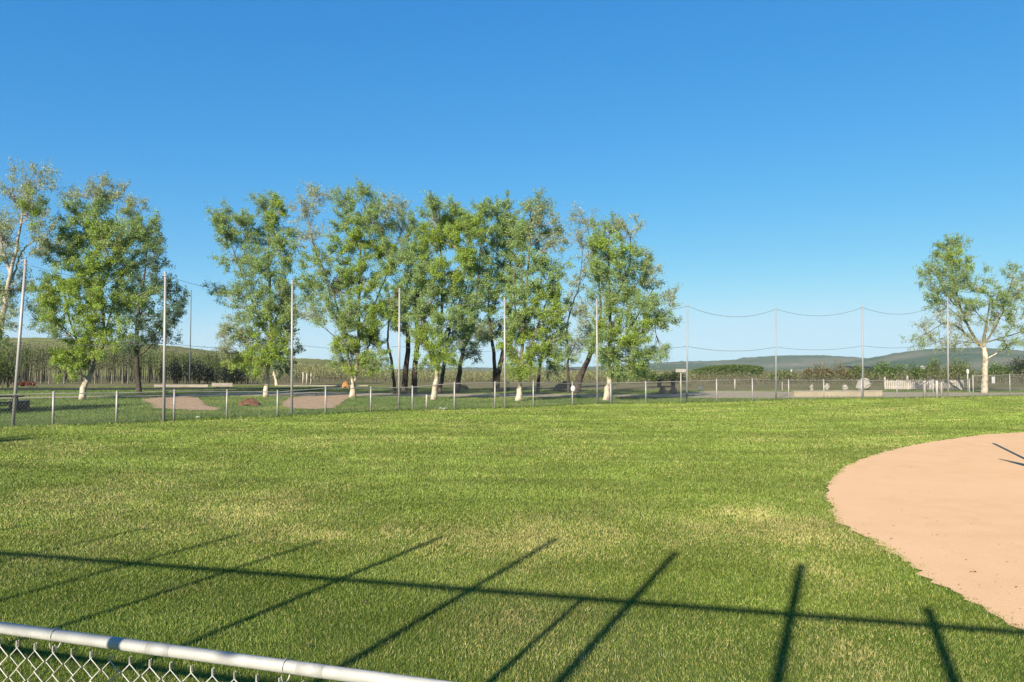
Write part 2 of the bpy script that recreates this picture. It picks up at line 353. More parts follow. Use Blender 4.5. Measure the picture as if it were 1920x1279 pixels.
def grass():
    rho0, y0, ymin, ymax = 5200, 8.0, 2.2, 66.0
    N1 = int(rho0 * 0.95 * (y0 ** 2 - ymin ** 2)); Ya = np.sqrt(rng.uniform(ymin ** 2, y0 ** 2, N1))
    N2 = int(rho0 * y0 ** 2 * 1.7 * math.log(ymax / y0)); Yb = y0 * np.exp(rng.uniform(0, math.log(ymax / y0), N2))
    Y = np.concatenate([Ya, Yb]); X = rng.uniform(-0.85, 0.85, len(Y)) * Y
    keep = np.ones(len(Y), bool)
    P = np.stack([X, Y], 1)
    wob = 0.06 * np.stack([fbm(X * 2.5, Y * 2.5, 41, 3) - .5, fbm(X * 2.5 + 9, Y * 2.5, 42, 3) - .5], 1) * 4
    ins = inside(P + wob + rng.normal(size=P.shape) * 0.05, inf)
    keep &= ~ins
    px = CX + F * X / Y
    fy = np.interp(px, FPX, FY); fy = np.where(px > 1818, np.interp(px, [1818, 1894, 2120], [at(1825, 745)[1], at(1894, 743)[1], at(2120, 737)[1]]), fy)
    keep &= Y < fy + 0.3
    X, Y, fy = X[keep], Y[keep], fy[keep]; n = len(X)
    s, sw, r = field_tint(X, Y)
    g = np.array([0.172, 0.238, 0.040]); st = np.array([0.47, 0.42, 0.155]); dk = np.array([0.080, 0.122, 0.020]); ye = np.array([0.268, 0.304, 0.060])
    u = (0.5 + (rng.random(n) - 0.5) * np.clip(10 / Y, 0.35, 1))[:, None]; s_ = s[:, None]
    t = g * (1 - 2 * np.abs(u - .5)) + np.where(u > .5, ye, dk) * 2 * np.abs(u - .5)
    pick = (rng.random(n) < 0.045 + 0.72 * s ** 1.6)[:, None]
    t = np.where(pick, st * rng.uniform(.65, 1.05, n)[:, None], t)
    band = 0.93 + 0.07 * np.sign(np.sin(r * 1.15 + 1.4 * fbm(X * .2, Y * .2, 91, 2))) * np.clip((Y - 9) / 8, 0, 1); t = t * band[:, None]
    st_ = fbm(X * 0.9 + 7, Y * 1.5 + 3, 71, 4)
    t = t * (0.70 + 0.34 * sw[:, None] + 0.30 * np.clip((st_[:, None] - .32) * 2.4, 0, 1))
    t = t * (1.05 + 0.15 * np.clip((Y - 10) / 20, 0, 1))[:, None]
    sc_ = np.clip(Y / y0, 0.7, None)
    h = (0.017 + 0.018 * rng.random(n)) * np.clip(sc_, 1, 1.7) ** 0.5 * (0.75 + 0.5 * fbm(X * 4, Y * 4, 51, 2))
    tall = (fy - Y < 0.45) & (rng.random(n) < 0.55); h = np.where(tall, h * rng.uniform(1.5, 3.6, n), h)
    t = np.where(tall[:, None], t * np.array([0.62, 0.72, 0.7]), t)
    wd = 0.0038 * sc_ * rng.uniform(0.7, 1.4, n)
    az = rng.uniform(0, 2 * math.pi, n); lean = rng.uniform(0.1, 0.95, n)
    la = 2 * math.pi * fbm(X * 0.8, Y * 0.8, 61, 2) * 1.5
    lx = np.cos(la) * 0.35 + np.cos(az); ly = np.sin(la) * 0.35 + np.sin(az)
    tip = np.stack([X + lx * lean * h, Y + ly * lean * h, 0.008 + h], 1)
    ba = rng.uniform(0, math.pi, n)
    B = np.stack([np.cos(ba), np.sin(ba), np.zeros(n)], 1) * wd[:, None]
    root = np.stack([X, Y, np.full(n, 0.006)], 1)
    V = np.stack([root - B, root + B, tip], 1).reshape(-1, 3)
    o = mesh_np('grass', V, np.arange(3 * n).reshape(n, 3), M['blade'], tint=np.repeat(t, 3, 0))
    tag(o, 'mown green field grass with straw coloured patches', 'grass', kind='stuff')
grass()
def far_lawn():
    n = 420000; Y = 30 * np.exp(rng.uniform(0, math.log(96 / 30), n)); X = rng.uniform(-0.85, 0.85, n) * Y; px = CX + F * X / Y
    fy = np.interp(px, FPX, FY); fy = np.where(px > 1818, np.interp(px, [1818, 1894, 2120], [at(1825, 745)[1], at(1894, 743)[1], at(2120, 737)[1]]), fy)
    lim = np.interp(px, [-700, 200, 420, 640, 760, 1000, 1260, 1700, 2600], [at(x, y)[1] for x, y in ((-700, 727), (200, 726), (420, 724), (640, 723), (760, 726), (1000, 730), (1260, 732), (1700, 732), (2600, 731))])
    P = np.stack([X, Y], 1) + rng.normal(size=(n, 2)) * .15; keep = (Y > fy + .2) & (Y < lim + rng.normal(size=n))
    keep &= ~inside(P, np.array([at(x, y)[:2] for x, y in tr_near + tr_far]))
    for pl in PATCHES + [np.array([at(x, y)[:2] for x, y in ROAD])]: keep &= ~inside(P, pl)
    X, Y, fy = X[keep], Y[keep], fy[keep]; n = len(X); a = fbm(X * .25, Y * .25, 81, 4); b = fbm(X * 1.3, Y * 1.3, 82, 3)
    t = np.array([.095, .150, .028]) * (0.65 + .7 * b)[:, None] * rng.uniform(.7, 1.3, n)[:, None] + np.array([.09, .07, .02]) * np.clip((a - .5) * 3, 0, 1)[:, None]
    h = (.04 + .05 * rng.random(n)) * (.6 + .8 * b); tall = (Y - fy < 1.0) & (rng.random(n) < .4); h = np.where(tall, h * rng.uniform(1.5, 4, n), h); wd = .0075 * Y / 30 * rng.uniform(.7, 1.4, n) * 1.4
    az = rng.uniform(0, 6.283, n); ba = rng.uniform(0, math.pi, n); B = np.stack([np.cos(ba), np.sin(ba) * .6, 0 * ba], 1) * wd[:, None]
    root = np.stack([X, Y, np.full(n, .004)], 1); tip = root + np.stack([np.cos(az) * h * .6, np.sin(az) * h * .6, h], 1)
    o = mesh_np('lawn_grass', np.stack([root - B, root + B, tip], 1).reshape(-1, 3), np.arange(3 * n).reshape(n, 3), M['blade'], tint=np.repeat(t, 3, 0)); tag(o, 'darker park grass beyond the outfield fence', 'grass', kind='stuff')
far_lawn()
def pebbles():
    n = 1500; out = MB()
    Y = 5.8 + 16 * rng.random(n) ** 1.6; X = np.where(rng.random(n) < .65, 4.0 + rng.exponential(.35, n), rng.uniform(0.28, 0.8, n) * Y)
    k = inside(np.stack([X, Y], 1), inf * 1.0)
    X, Y = X[k], Y[k]; P = np.stack([X, Y, np.full(len(X), 0.017)], 1)
    V, Fq, T = leaves(P, 0.026 * (0.35 + rng.random(len(X)) ** 4 * 1.9), np.outer(rng.uniform(.5, 1.1, len(X)), np.array([0.38, 0.255, 0.14])))
    V[:, 2] = 0.016 + np.abs(V[:, 2] - 0.017) * 0.4
    o = mesh_np('debris', V, Fq, M['blade'], tint=T); tag(o, 'dry clippings and crumbs scattered on the infield dirt', 'debris', kind='stuff')
pebbles()

# ------------------------------------------------------------------ near fence with chain link
def chain_link(mb_add, A, B, z0, z1, wid, hgt, r, sides=4, off=0.004):
    """woven zigzag wires from A to B; mb_add collects (V, F)"""
    A = np.asarray(A[:2], float); B = np.asarray(B[:2], float); L = np.linalg.norm(B - A); u = (B - A) / L; nrm = np.array([-u[1], u[0]])
    k = int(L / wid); m = int((z1 - z0) / (hgt / 2))
    P0, P1 = [], []
    i = np.arange(k)[:, None]; j = np.arange(m)[None, :]
    for par in (0, 1):
        s0 = (i + np.where(((j + par) % 2) == 0, 0.25, 0.75)) * wid; s1 = (i + np.where(((j + 1 + par) % 2) == 0, 0.25, 0.75)) * wid
        s0 = s0 + (0.5 * wid * par); s1 = s1 + (0.5 * wid * par)
        z_0 = z1 - j * hgt / 2 + 0 * s0; z_1 = z1 - (j + 1) * hgt / 2 + 0 * s0
        d = off * (1 if par else -1)
        for s, z, lst in ((s0, z_0, P0), (s1, z_1, P1)):
            lst.append(np.stack([A[0] + u[0] * s + nrm[0] * d, A[1] + u[1] * s + nrm[1] * d, z], -1).reshape(-1, 3))
        P0 and None
    P0 = np.concatenate(P0); P1 = np.concatenate(P1)
    return P0, P1
ra, rb = at(0, 1177, 1.2), at(600, 1258.5, 1.2)
ru = (rb - ra) / np.linalg.norm(rb - ra); RN = np.array([-ru[1], ru[0]])
if RN[1] < 0: RN = -RN
r_start, r_end = ra - ru * 3.6, ra + ru * 4.0
nf = empty('chain_link_fence', (r_start[0], r_start[1], 0), 'low pale chain link fence with a rounded top rail in the near corner', 'fence')
o0 = np.array([r_start[0], r_start[1], 0])
mb = MB(); mb.tube([r_start + ru * t for t in np.linspace(0, 7.6, 24)], 0.0195, 16); mb.build('top_rail', M['rail'], nf, o0)
sleeve_at = [(at(330, 1217, 1.2), .09), (at(612, 1258, 1.2), .09)]
for c, ln in sleeve_at:
    t = np.dot(c - ra, ru); q = ra + ru * t
    mb = MB(); mb.tube([q - ru * ln, q + ru * ln * 0.0 + ru * 0.0015], 0.0201, 16); mb.build('rail_sleeve', M['rail'], nf, o0)
P0, P1 = chain_link(None, r_start - np.array([*(RN * 0.012), 0]), r_end - np.array([*(RN * 0.012), 0]), 0.04, 1.150, 0.080, 0.072, 0.002)
P0 = P0 + rng.normal(size=(1, 3)) * 0.001; V, Fq = sticks(P0, P1, 0.0022, 0.0022)
kn = P0[P0[:, 2] > 1.149]; kv, kf = sticks(kn, kn + np.array([0, 0, 0.022]), 0.0026, 0.0022)
V2 = np.concatenate([V, kv]); F2 = np.concatenate([Fq, kf + len(V)])
mesh_np('wire_mesh', V2 - o0, F2, M['wire'], parent=nf)
for s in (0.9, 1.85, 3.9 - 0.05, 4.75):
    q = r_start + ru * s; th = np.linspace(0, 2 * math.pi, 13); hgt = 0.045
    mb = MB(); mb.tube([q + np.array([RN[0] * math.cos(a) * .025, RN[1] * math.cos(a) * .025, -0.012 + math.sin(a) * 0.036]) for a in th], 0.0024, 5); mb.build('tie_wire', M['wire'], nf, o0)
for s in (0.0, 7.6):
    q = r_start + ru * s; mb = MB(); mb.tube([(q[0], q[1], 0), (q[0], q[1], 1.22)], 0.03, 14); mb.ball((q[0], q[1], 1.22), 0.033); mb.build('post', M['zinc'], nf, o0)

# ------------------------------------------------------------------ backstop frame behind the camera, its shadow lies on the grass
n0 = -1.5; NB = np.array([0.26, 0.966]); NB = NB / np.linalg.norm(NB)
def source(px, py):
    g = at(px, py); L = (np.dot(NB, g[:2]) - n0) / np.dot(NB, SH)
    return np.array([g[0] - SH[0] * L, g[1] - SH[1] * L, L * TAN_EL])
rl, rr = source(0, 1038), source(1920, 1188)
bu = (rr - rl) / np.linalg.norm(rr - rl)
bs_a, bs_b = rl - bu * 3.0, rr + bu * 3.0
bs = empty('backstop_fence', (bs_a[0], bs_a[1], 0), 'tall steel backstop frame with upright extensions behind the viewer', 'fence')
ob = np.array([bs_a[0], bs_a[1], 0]); hz = lambda p: rl[2] + (rr[2] - rl[2]) * np.dot(p[:2] - rl[:2], bu[:2]) / np.dot(rr[:2] - rl[:2], bu[:2])
mb = MB(); mb.tube([bs_a, bs_b], 0.040, 10); mb.build('top_rail', M['zinc'], bs, ob)
zl = 3.08
mb = MB(); mb.tube([(bs_a[0], bs_a[1], zl), (bs_b[0], bs_b[1], zl)], 0.03, 10); mb.build('middle_rail', M['zinc'], bs, ob)
for cx, cy, tx, ty, r in ((260, 1057, 430, 1000, .034), (440, 1070, 610, 1015, .034), (650, 1085, 830, 1007, .040), (893, 1103, 1056, 1013, .042), (1190, 1125, 1272, 1038, .044), (1485, 1148, 1502, 1060, .048), (1748, 1168, 1742, 1143, .048), (2030, 1192, 1990, 1120, .048), (60, 1042, 250, 990, .03), (-160, 1028, 60, 985, .03)):
    s = source(cx, cy); t = source(tx, ty)
    mb = MB(); mb.tube([(s[0], s[1], zl - .03), (s[0], s[1], max(t[2], hz(s) + .06))], r, 10); mb.build('upright', M['zinc'], bs, ob)
g = at(1090, 1120)[:2]; Lq = (np.dot(NB, g) - 0.95) / np.dot(NB, SH); q = g - SH * Lq + np.array([0.05, 0.0])
mb = MB(); mb.tube([(0, 0, 0), (0, 0, Lq * TAN_EL)], 0.027, 10); o = mb.build('steel_post', M['zinc']); o.location = (q[0], q[1], 0); tag(o, 'bare steel post standing beside the viewer behind the near fence', 'post')
for q in (bs_a, bs_b):
    mb = MB(); mb.tube([(q[0], q[1], 0), (q[0], q[1], q[2] + 0.1)], 0.05, 10); mb.build('post', M['zinc'], bs, ob)
P0, P1 = chain_link(None, bs_a, bs_b, zl, float(rl[2]) - 0.02, 0.058, 0.08, 0.002)
V, Fq = sticks(P0, P1, 0.0026, 0.0026); mesh_np('wire_mesh', V - ob, Fq, M['zinc'], parent=bs)
# unseen post and brace added just outside the frame to cast the infield shadows
tip = at(1862, 832)[:2]; Lp = 2.45 / TAN_EL; pb = tip - SH * Lp
ps = empty('shadow_frame', (pb[0], pb[1], 0.014), 'unseen steel frame added to cast shadows on the infield dirt', 'shadow caster')
op = np.array([pb[0], pb[1], 0.014])
mb = MB(); mb.tube([(pb[0], pb[1], .014), (pb[0], pb[1], 2.45)], 0.046, 10); mb.build('upright', M['zinc'], ps, op)
e1, e0 = at(1872, 861)[:2], at(1950, 880)[:2]; q1 = e1 - SH * 2.95; q0 = e0 - SH * 1.0
mb = MB(); mb.tube([(q0[0], q0[1], TAN_EL), (q1[0], q1[1], 2.95 * TAN_EL)], [.15, .02], 10); mb.build('brace', M['zinc'], ps, op)
mb = MB(); mb.tube([(q0[0], q0[1], 0.014), (q0[0], q0[1], TAN_EL)], .05, 10); mb.build('leg', M['zinc'], ps, op)

# ------------------------------------------------------------------ outfield fence, one thing with each post a part
def far_fence(name, label, pts, tops, mesh_name='wire_mesh', wid=0.11, r=0.0038, post_r=0.038, posts=True):
    o = empty(name, pts[0], label, 'fence'); org = np.array([pts[0][0], pts[0][1], 0.0])
    tp = [np.array([p[0], p[1], h]) for p, h in zip(pts, tops)]
    mb = MB(); mb.tube(tp, 0.023, 6); mb.build('top_rail', M['rail_far'], o, org)
    VV, FF, n = [], [], 0
    for i, p in enumerate(pts):
        mb = MB(); mb.tube([(p[0], p[1], 0), (p[0], p[1], tops[i] + 0.05)], post_r, 8); mb.ball((p[0], p[1], tops[i] + .05), post_r * 1.1, 8, 5)
        mb.build('post', M['pole'], o, org)
        if i:
            a, b = pts[i - 1], p
            P0, P1 = chain_link(None, a, b, 0.03, min(tops[i], tops[i - 1]) - 0.02, wid, wid * 1.35, r)
            V, Fq = sticks(P0, P1, r, r); VV.append(V); FF.append(Fq + n); n += len(V)
    mesh_np(mesh_name, np.concatenate(VV) - org, np.concatenate(FF), M['wire_far'], parent=o)
    return o
tops = [(HOR - yt) / F * p[1] + CAMH for (x, yb, yt), p in zip(POST, fence_pts)]
far_fence('chain_link_fence', 'long curving outfield chain link fence with galvanised posts at the field edge', fence_pts, tops)
far_fence('chain_link_fence', 'taller chain link fence carrying a white sign at the far right', right_fence, [(HOR - y) / F * p[1] + CAMH for p, y in zip(right_fence, (705, 703, 701, 700, 699))])

# ------------------------------------------------------------------ tall netting poles and cables
POLES = [(24, 801, 48, 490), (307, 791, 310, 512), (547, 777, 548, 528), (748, 769, 749, 543), (947, 766, 946, 560), (1120, 757, 1119, 562), (1288, 754, 1289, 571), (1455, 749, 1455, 577), (1618, 747, 1617, 574), (1778, 742, 1777, 558)]
words = ['leftmost tall netting pole leaning right in front of the pale forked tree', 'tall bright netting pole right of the big yellow green tree at left', 'tall netting pole right of the tree on the gap in the treeline',
         'tall netting pole in front of the twin dark trunks', 'tall netting pole beside the slanting dark trunks', 'tall netting pole left of the last tree of the grove', 'tall grey pole first right of the grove holding sagging cables',
         'tall grey pole in open sky in front of the long far hill', 'tall grey pole in open sky beside the pale boulder', 'tall pale pole in front of the lone tree at right']
net_top = []; net_mid = []
for (bx, by, tx, ty), lab in zip(POLES, words):
    b = at(bx, by); t = deep(tx, ty, b[1]); p = empty('net_pole', b, lab, 'pole', 'tall netting poles along the outfield fence')
    mb = MB(); mb.tube([b, b + (t - b) * .5, t], [.060, .053, .045], 10); mb.build('shaft', M['pole_grey' if 1200 < bx < 1700 else 'pole'], p, b)
    mb = MB(); mb.ball(t + np.array([0, 0, .02]), [.055, .055, .05], 8, 5); mb.build('cap', M['pole'], p, b)
    mb = MB(); mb.tube([t + np.array([-.1, -.05, -.12]), t + np.array([.1, -.05, -.12])], .018, 6); mb.build('cable_bracket', M['zinc'], p, b)
    net_top.append(b + (t - b) * 0.985); net_mid.append(b + (t - b) * (0.57 if bx > 1000 else 0.53))
for i in range(-1, len(POLES)):
    for lst, sag, nm in ((net_top, 0.075, 'upper'), (net_mid, 0.035, 'middle')):
        if i < 0: a = lst[0] + (lst[0] - lst[1]); b = lst[0]
        elif i == len(POLES) - 1: a = lst[i]; b = lst[i] + (lst[i] - lst[i - 1])
        else: a, b = lst[i], lst[i + 1]
        L = np.linalg.norm(b - a); t = np.linspace(0, 1, 17)
        pts = a + (b - a) * t[:, None]; pts[:, 2] -= 4 * sag * L * t * (1 - t)
        mb = MB(); mb.tube(pts, 0.013 if i >= 5 else 0.008, 5); o = mb.build('net_cable', M['cable'], None, a)
        where = ['left of the leftmost pole', 'between the two leftmost poles', 'across the sky gap beside the big tree', 'across the left of the grove', 'in front of the twin dark trunks', 'across the middle of the grove', 'across the right of the grove',
                 'from the last grove tree to the open sky poles', 'in open sky over the green mound', 'in open sky over the far hill dip', 'from the lone tree to the right edge'][i + 1]
        if i == 6: where = 'in open sky over the green mound'
        if i == 5: where = 'from the last grove tree to the first open sky pole'
        if i == 7: where = 'in open sky over the brown scrub'
        if i == 8: where = 'running into the lone tree'
        tag(o, f'{nm} netting cable sagging {where}', 'cable', 'netting cables strung between the tall poles')

# ------------------------------------------------------------------ trees
YG = np.array([0.310, 0.412, 0.070]); GR = np.array([0.360, 0.405, 0.210]); DK = np.array([0.165, 0.240, 0.115]); MG = np.array([0.285, 0.385, 0.125])
TINT = dict(y=YG, g=GR, d=DK, m=MG)
def curve(a, b, lift, n=7):
    t = np.linspace(0, 1, n)[:, None]; m = (a + b) / 2 + lift
    return (1 - t) ** 2 * a + 2 * t * (1 - t) * m + t ** 2 * b
def smooth_poly(P, n=18):
    P = np.asarray(P, float); k = len(P); t = np.linspace(0, k - 1, n); out = []
    for q in t:
        i = min(int(q), k - 2); f = q - i
        p0, p1, p2, p3 = P[max(i - 1, 0)], P[i], P[i + 1], P[min(i + 2, k - 1)]
        out.append(0.5 * ((2 * p1) + (-p0 + p2) * f + (2 * p0 - 5 * p1 + 4 * p2 - p3) * f * f + (-p0 + 3 * p1 - 3 * p2 + p3) * f ** 3))
    return np.array(out)
def tree(name, label, trunks, lobes, bark='bark_two', twig='twig', Y=None, group=None, leaf=0.094, dens=1.0, leaf_gain=600, cat='tree', stubs=(), amin=2.8):
    """trunks: lists of (px, py, radius); lobes: (px, py, rx, ry, density[, tint[, dz]]) measured on the photograph, set at the tree's own depth"""
    b = at(trunks[0][0][0], trunks[0][0][1])
    if Y is None: Y = b[1]
    base = deep(trunks[0][0][0], trunks[0][0][1], Y); base[2] = 0
    root = empty(name, base, label, cat, group)
    mb = MB(); spines = []
    for ti, tr in enumerate(trunks):
        P = np.array([deep(x, y, Y) for x, y, r in tr])
        if ti == 0 or tr[0][1] > 700: P[0, 2] = min(P[0, 2], -0.05)
        dy = np.cumsum(rng.normal(size=len(P)) * 0.25); dy -= dy[0]; P[:, 1] += dy * (0 if len(P) < 3 else 1)
        S = smooth_poly(P, 22); rr_ = np.interp(np.linspace(0, len(tr) - 1, 22), np.arange(len(tr)), [q[2] for q in tr])
        if ti == 0 and bark != 'bark_dark' and bark != 'bark_pale': rr_ = rr_ * 0.84
        if tr[0][1] > 700: rr_[:3] *= np.array([1.16, 1.06, 1.02])
        S[1:-1, :2] += rng.normal(size=(20, 2)) * 0.025
        mb.tube(S, rr_, 10); spines.append((S, rr_))
    allS = np.concatenate([s[0] for s in spines]); allR = np.concatenate([s[1] for s in spines])
    sv, sf, ns = [], [], 0; tP, tQ, tc = [], [], []; LP, LT = [], []
    for lb in lobes:
        x, y, rx, ry, d = lb[:5]; ck = lb[5] if len(lb) > 5 and lb[5] else ('g' if d < 0.5 else ('y' if d > 0.85 else 'm'))
        rxm, rzm = rx * Y / F, ry * Y / F; rym = 0.8 * (rxm + rzm) / 2
        dz = lb[6] if len(lb) > 6 else rng.uniform(-1.5, 0.7)
        C = deep(x, y, Y); C[1] += dz; C[0] *= (Y + dz) / Y; C[2] = CAMH + (C[2] - CAMH) * (Y + dz) / Y
        # limb from the trunk to the lobe
        below = C[2] - 0.55 * np.linalg.norm(C[:2] - allS[:, :2], axis=1) - 0.6
        cost = np.abs(allS[:, 2] - np.maximum(below, 1.6)) + 0.35 * np.linalg.norm(C[:2] - allS[:, :2], axis=1) + np.where(allS[:, 2] < amin, 50, 0)
        i = int(np.argmin(cost)); a = allS[i]
        lim = curve(a, C, np.array([0, 0, -0.06 * np.linalg.norm(C - a)]) + rng.normal(size=3) * 0.25)
        r0 = min(allR[i] * 0.55, 0.022 + 0.012 * np.linalg.norm(C - a)); mb.tube(lim, np.linspace(r0, 0.014, len(lim)), 6)
        area = math.pi * rxm * rzm
        ns2 = int(8 + area * 1.5)
        v = unit(rng.normal(size=(ns2, 3))) * (rng.random((ns2, 1)) ** 0.42) * (0.97 + 0.47 * rng.random((ns2, 1)))
        T = C + v * np.array([rxm, rym, rzm])
        st = lim[rng.integers(3, len(lim), ns2)]
        mid = (st + T) / 2 + rng.normal(size=(ns2, 3)) * 0.12 + np.array([0, 0, -0.08])
        for p, q, ra_, rb_ in ((st, mid, .020, .013), (mid, T, .013, .007)):
            V, Fq = sticks(p, q, ra_, rb_); sv.append(V); sf.append(Fq + ns); ns += len(V)
        m = 7; s = np.repeat(mid, m, 0); e = np.repeat(T, m, 0); f = rng.uniform(0.25, 1.0, (len(s), 1)); p = s + (e - s) * f
        dr = unit(unit(e - s) * 0.6 + rng.normal(size=p.shape) * 0.75 + np.array([0, 0, -0.15 if y > 560 else 0.35]))
        q = p + dr * rng.uniform(0.35, 1.0, (len(p), 1)) * min(1.0, 0.35 + 0.3 * rxm)
        V, Fq = sticks(p, q, .0075, .0035); sv.append(V); sf.append(Fq + ns); ns += len(V)
        nl = int(area * d * dens * leaf_gain * (0.15 / leaf) ** 2)
        k = rng.integers(0, len(p), nl); tt = rng.uniform(0.1, 1.15, (nl, 1))
        LP.append(p[k] + (q[k] - p[k]) * tt + rng.normal(size=(nl, 3)) * 0.09)
        clump = rng.uniform(0.70, 1.32, len(p)); c = TINT[ck] if isinstance(ck, str) else np.array(ck)
        LT.append(c * (clump[k] * rng.uniform(0.8, 1.2, nl))[:, None] * (1 + rng.normal(size=(nl, 3)) * 0.06))
    for tr in stubs:
        P = np.array([deep(x, y, Y) for x, y, r in tr]); mb.tube(P, [q[2] for q in tr], 8)
    mb.build('trunk', M[bark], root, base)
    mesh_np('branches', np.concatenate(sv) - base, np.concatenate(sf), M[twig], parent=root)
    V, Fq, T = leaves(np.concatenate(LP), leaf, np.clip(np.concatenate(LT), 0.01, 1), up=-0.3)
    mesh_np('crown', V - base, Fq, M['leaf'], parent=root, tint=T)
    return root
GRV = 'trees of the grove beyond the outfield fence'
T1 = tree('birch_tree', 'pale forked leaning tree cut by the left edge with thin grey crown', [[(-38, 765, .28), (-12, 690, .22), (2, 610, .175), (12, 560, .15), (22, 515, .115), (40, 450, .08), (48, 410, .055), (60, 362, .02)], [(22, 515, .11), (12, 470, .09), (5, 438, .06), (-12, 400, .03)], [(22, 530, .07), (40, 470, .05), (72, 440, .03)], [(48, 405, .06), (36, 385, .035), (28, 360, .02)]],
     [(55, 340, 42, 30, .28), (72, 395, 32, 45, .32), (25, 365, 42, 45, .22), (62, 385, 22, 40, .5, 'y'), (15, 440, 40, 50, .25), (20, 540, 32, 40, .45), (85, 450, 28, 42, .35), (-45, 430, 60, 70, .4), (-60, 540, 60, 60, .6), (5, 590, 28, 30, .4), (-20, 620, 40, 30, .5)], Y=49, leaf=.095, bark='bark_pale')
T2 = tree('poplar_tree', 'broad yellow green tree with short stubbed cream trunk at left', [[(154, 750, .25), (156, 722, .22), (158, 706, .21), (164, 694, .15), (162, 672, .13), (178, 640, .11), (174, 560, .09), (170, 470, .06), (168, 385, .025)], [(164, 690, .09), (176, 655, .075), (188, 628, .06), (215, 560, .04)], [(162, 672, .08), (130, 610, .06), (100, 520, .03)], [(172, 580, .07), (215, 480, .05), (225, 390, .02)]],
     [(165, 362, 40, 32, .42), (205, 362, 32, 28, .38), (243, 388, 24, 38, .42), (140, 405, 34, 34, .6), (185, 410, 38, 38, .7), (225, 430, 36, 38, .55), (148, 450, 42, 42, 1.0, 'y'), (195, 465, 42, 40, .9, 'y'), (112, 480, 36, 40, .65), (88, 545, 36, 38, .75), (75, 580, 26, 26, .5), (160, 520, 52, 46, 1.1, 'y'), (225, 505, 45, 45, .8), (262, 430, 30, 40, .5), (245, 560, 42, 40, .75), (190, 575, 52, 40, 1.0, 'y'), (125, 570, 45, 40, .9, 'y'), (108, 610, 34, 25, .5), (140, 665, 45, 30, 1.1, 'y'), (125, 690, 24, 18, .9, 'y'), (185, 625, 35, 28, .8, 'y'), (210, 640, 28, 25, .6, 'y')], leaf=.095,
     stubs=[[(158, 706, .10), (150, 702, .07), (143, 697, .05)]])
T2b = tree('poplar_tree', 'darker blue green tree behind the broad tree, right side in open sky', [[(262, 728, .22), (258, 680, .18), (262, 600, .13), (275, 520, .08), (285, 440, .03)]],
     [(285, 430, 26, 30, .5, 'd'), (290, 480, 25, 35, .5, 'd'), (270, 470, 30, 30, .5, 'd'), (300, 530, 34, 35, .6, 'd'), (335, 560, 20, 35, .65, 'd'), (322, 600, 25, 34, .6, 'd'), (275, 590, 34, 38, .7, 'd'), (255, 540, 35, 35, .6, 'd'), (295, 630, 36, 20, .6, 'd'), (245, 640, 30, 24, .7, 'd'), (265, 420, 24, 30, .5, 'd')], bark='bark_dark', twig='twig_dark', Y=64, leaf=.12)
T3 = tree('poplar_tree', 'tree on a white trunk starting the grove, open sky on its left', [[(498, 745, .25), (500, 718, .21), (503, 698, .18), (508, 650, .15), (506, 570, .11), (503, 480, .07), (500, 400, .03)], [(507, 640, .08), (470, 560, .06), (430, 450, .03)], [(508, 620, .08), (535, 540, .05), (530, 420, .025)]],
     [(412, 400, 20, 20, .6), (425, 435, 30, 34, .75), (448, 412, 26, 24, .6), (492, 385, 26, 26, .55), (522, 395, 26, 30, .9, 'y'), (470, 440, 40, 36, .6), (515, 445, 40, 40, .75), (445, 485, 36, 34, .55), (498, 505, 42, 38, .7), (412, 545, 24, 16, .5), (440, 550, 36, 30, .55), (480, 565, 45, 36, .7), (530, 560, 34, 40, .65), (430, 610, 32, 32, .42), (470, 625, 40, 34, .55), (505, 630, 34, 40, .9, 'y'), (455, 668, 40, 20, .75, 'y'), (490, 675, 34, 22, .95, 'y'), (540, 480, 28, 36, .5), (420, 650, 25, 20, .4), (545, 580, 28, 30, .5)])
T3b = tree('poplar_tree', 'small dark crowned tree with a slanted cream trunk behind the grove start', [[(519, 723, .26), (516, 708, .20), (512, 694, .17), (522, 640, .12), (532, 560, .05)]],
     [(532, 620, 26, 30, .9, 'd'), (520, 655, 28, 25, .9, 'd'), (540, 655, 22, 22, .8, 'd'), (535, 580, 26, 26, .6, 'd'), (525, 690, 22, 14, .8, 'd')], Y=92, leaf=.22, twig='twig_dark')
T4 = tree('poplar_tree', 'tall spreading tree on a white trunk beside the orange heap', [[(659, 746, .24), (662, 720, .20), (666, 705, .17), (672, 650, .14), (673, 560, .10), (672, 480, .07), (675, 390, .025)], [(666, 705, .10), (652, 650, .09), (640, 590, .07), (612, 510, .06), (592, 465, .035), (580, 400, .015)], [(672, 640, .08), (705, 560, .06), (745, 450, .03), (760, 400, .015)], [(668, 695, .08), (690, 650, .06), (700, 580, .04)]],
     [(600, 365, 34, 20, .36), (570, 395, 28, 30, .26), (585, 440, 42, 44, .16), (640, 375, 24, 26, .5), (688, 362, 36, 24, .5), (735, 385, 34, 28, .32), (655, 410, 34, 32, .8), (700, 410, 40, 32, .7), (655, 450, 36, 34, 1.0, 'y'), (700, 455, 40, 36, .9, 'y'), (750, 425, 28, 36, .28), (600, 490, 36, 34, .6), (585, 540, 34, 30, .8), (640, 510, 38, 38, .75), (685, 520, 40, 40, .9), (735, 490, 38, 40, .55), (755, 540, 26, 32, .6), (615, 580, 34, 30, .6), (650, 590, 36, 34, .8), (700, 600, 42, 40, 1.0, 'y'), (735, 590, 26, 34, .6), (648, 640, 28, 30, .85, 'y'), (690, 650, 42, 32, 1.0, 'y'), (638, 680, 20, 14, .8), (675, 685, 34, 20, .95, 'y'), (710, 680, 22, 20, .7), (635, 545, 30, 30, .7), (575, 590, 22, 22, .35)])
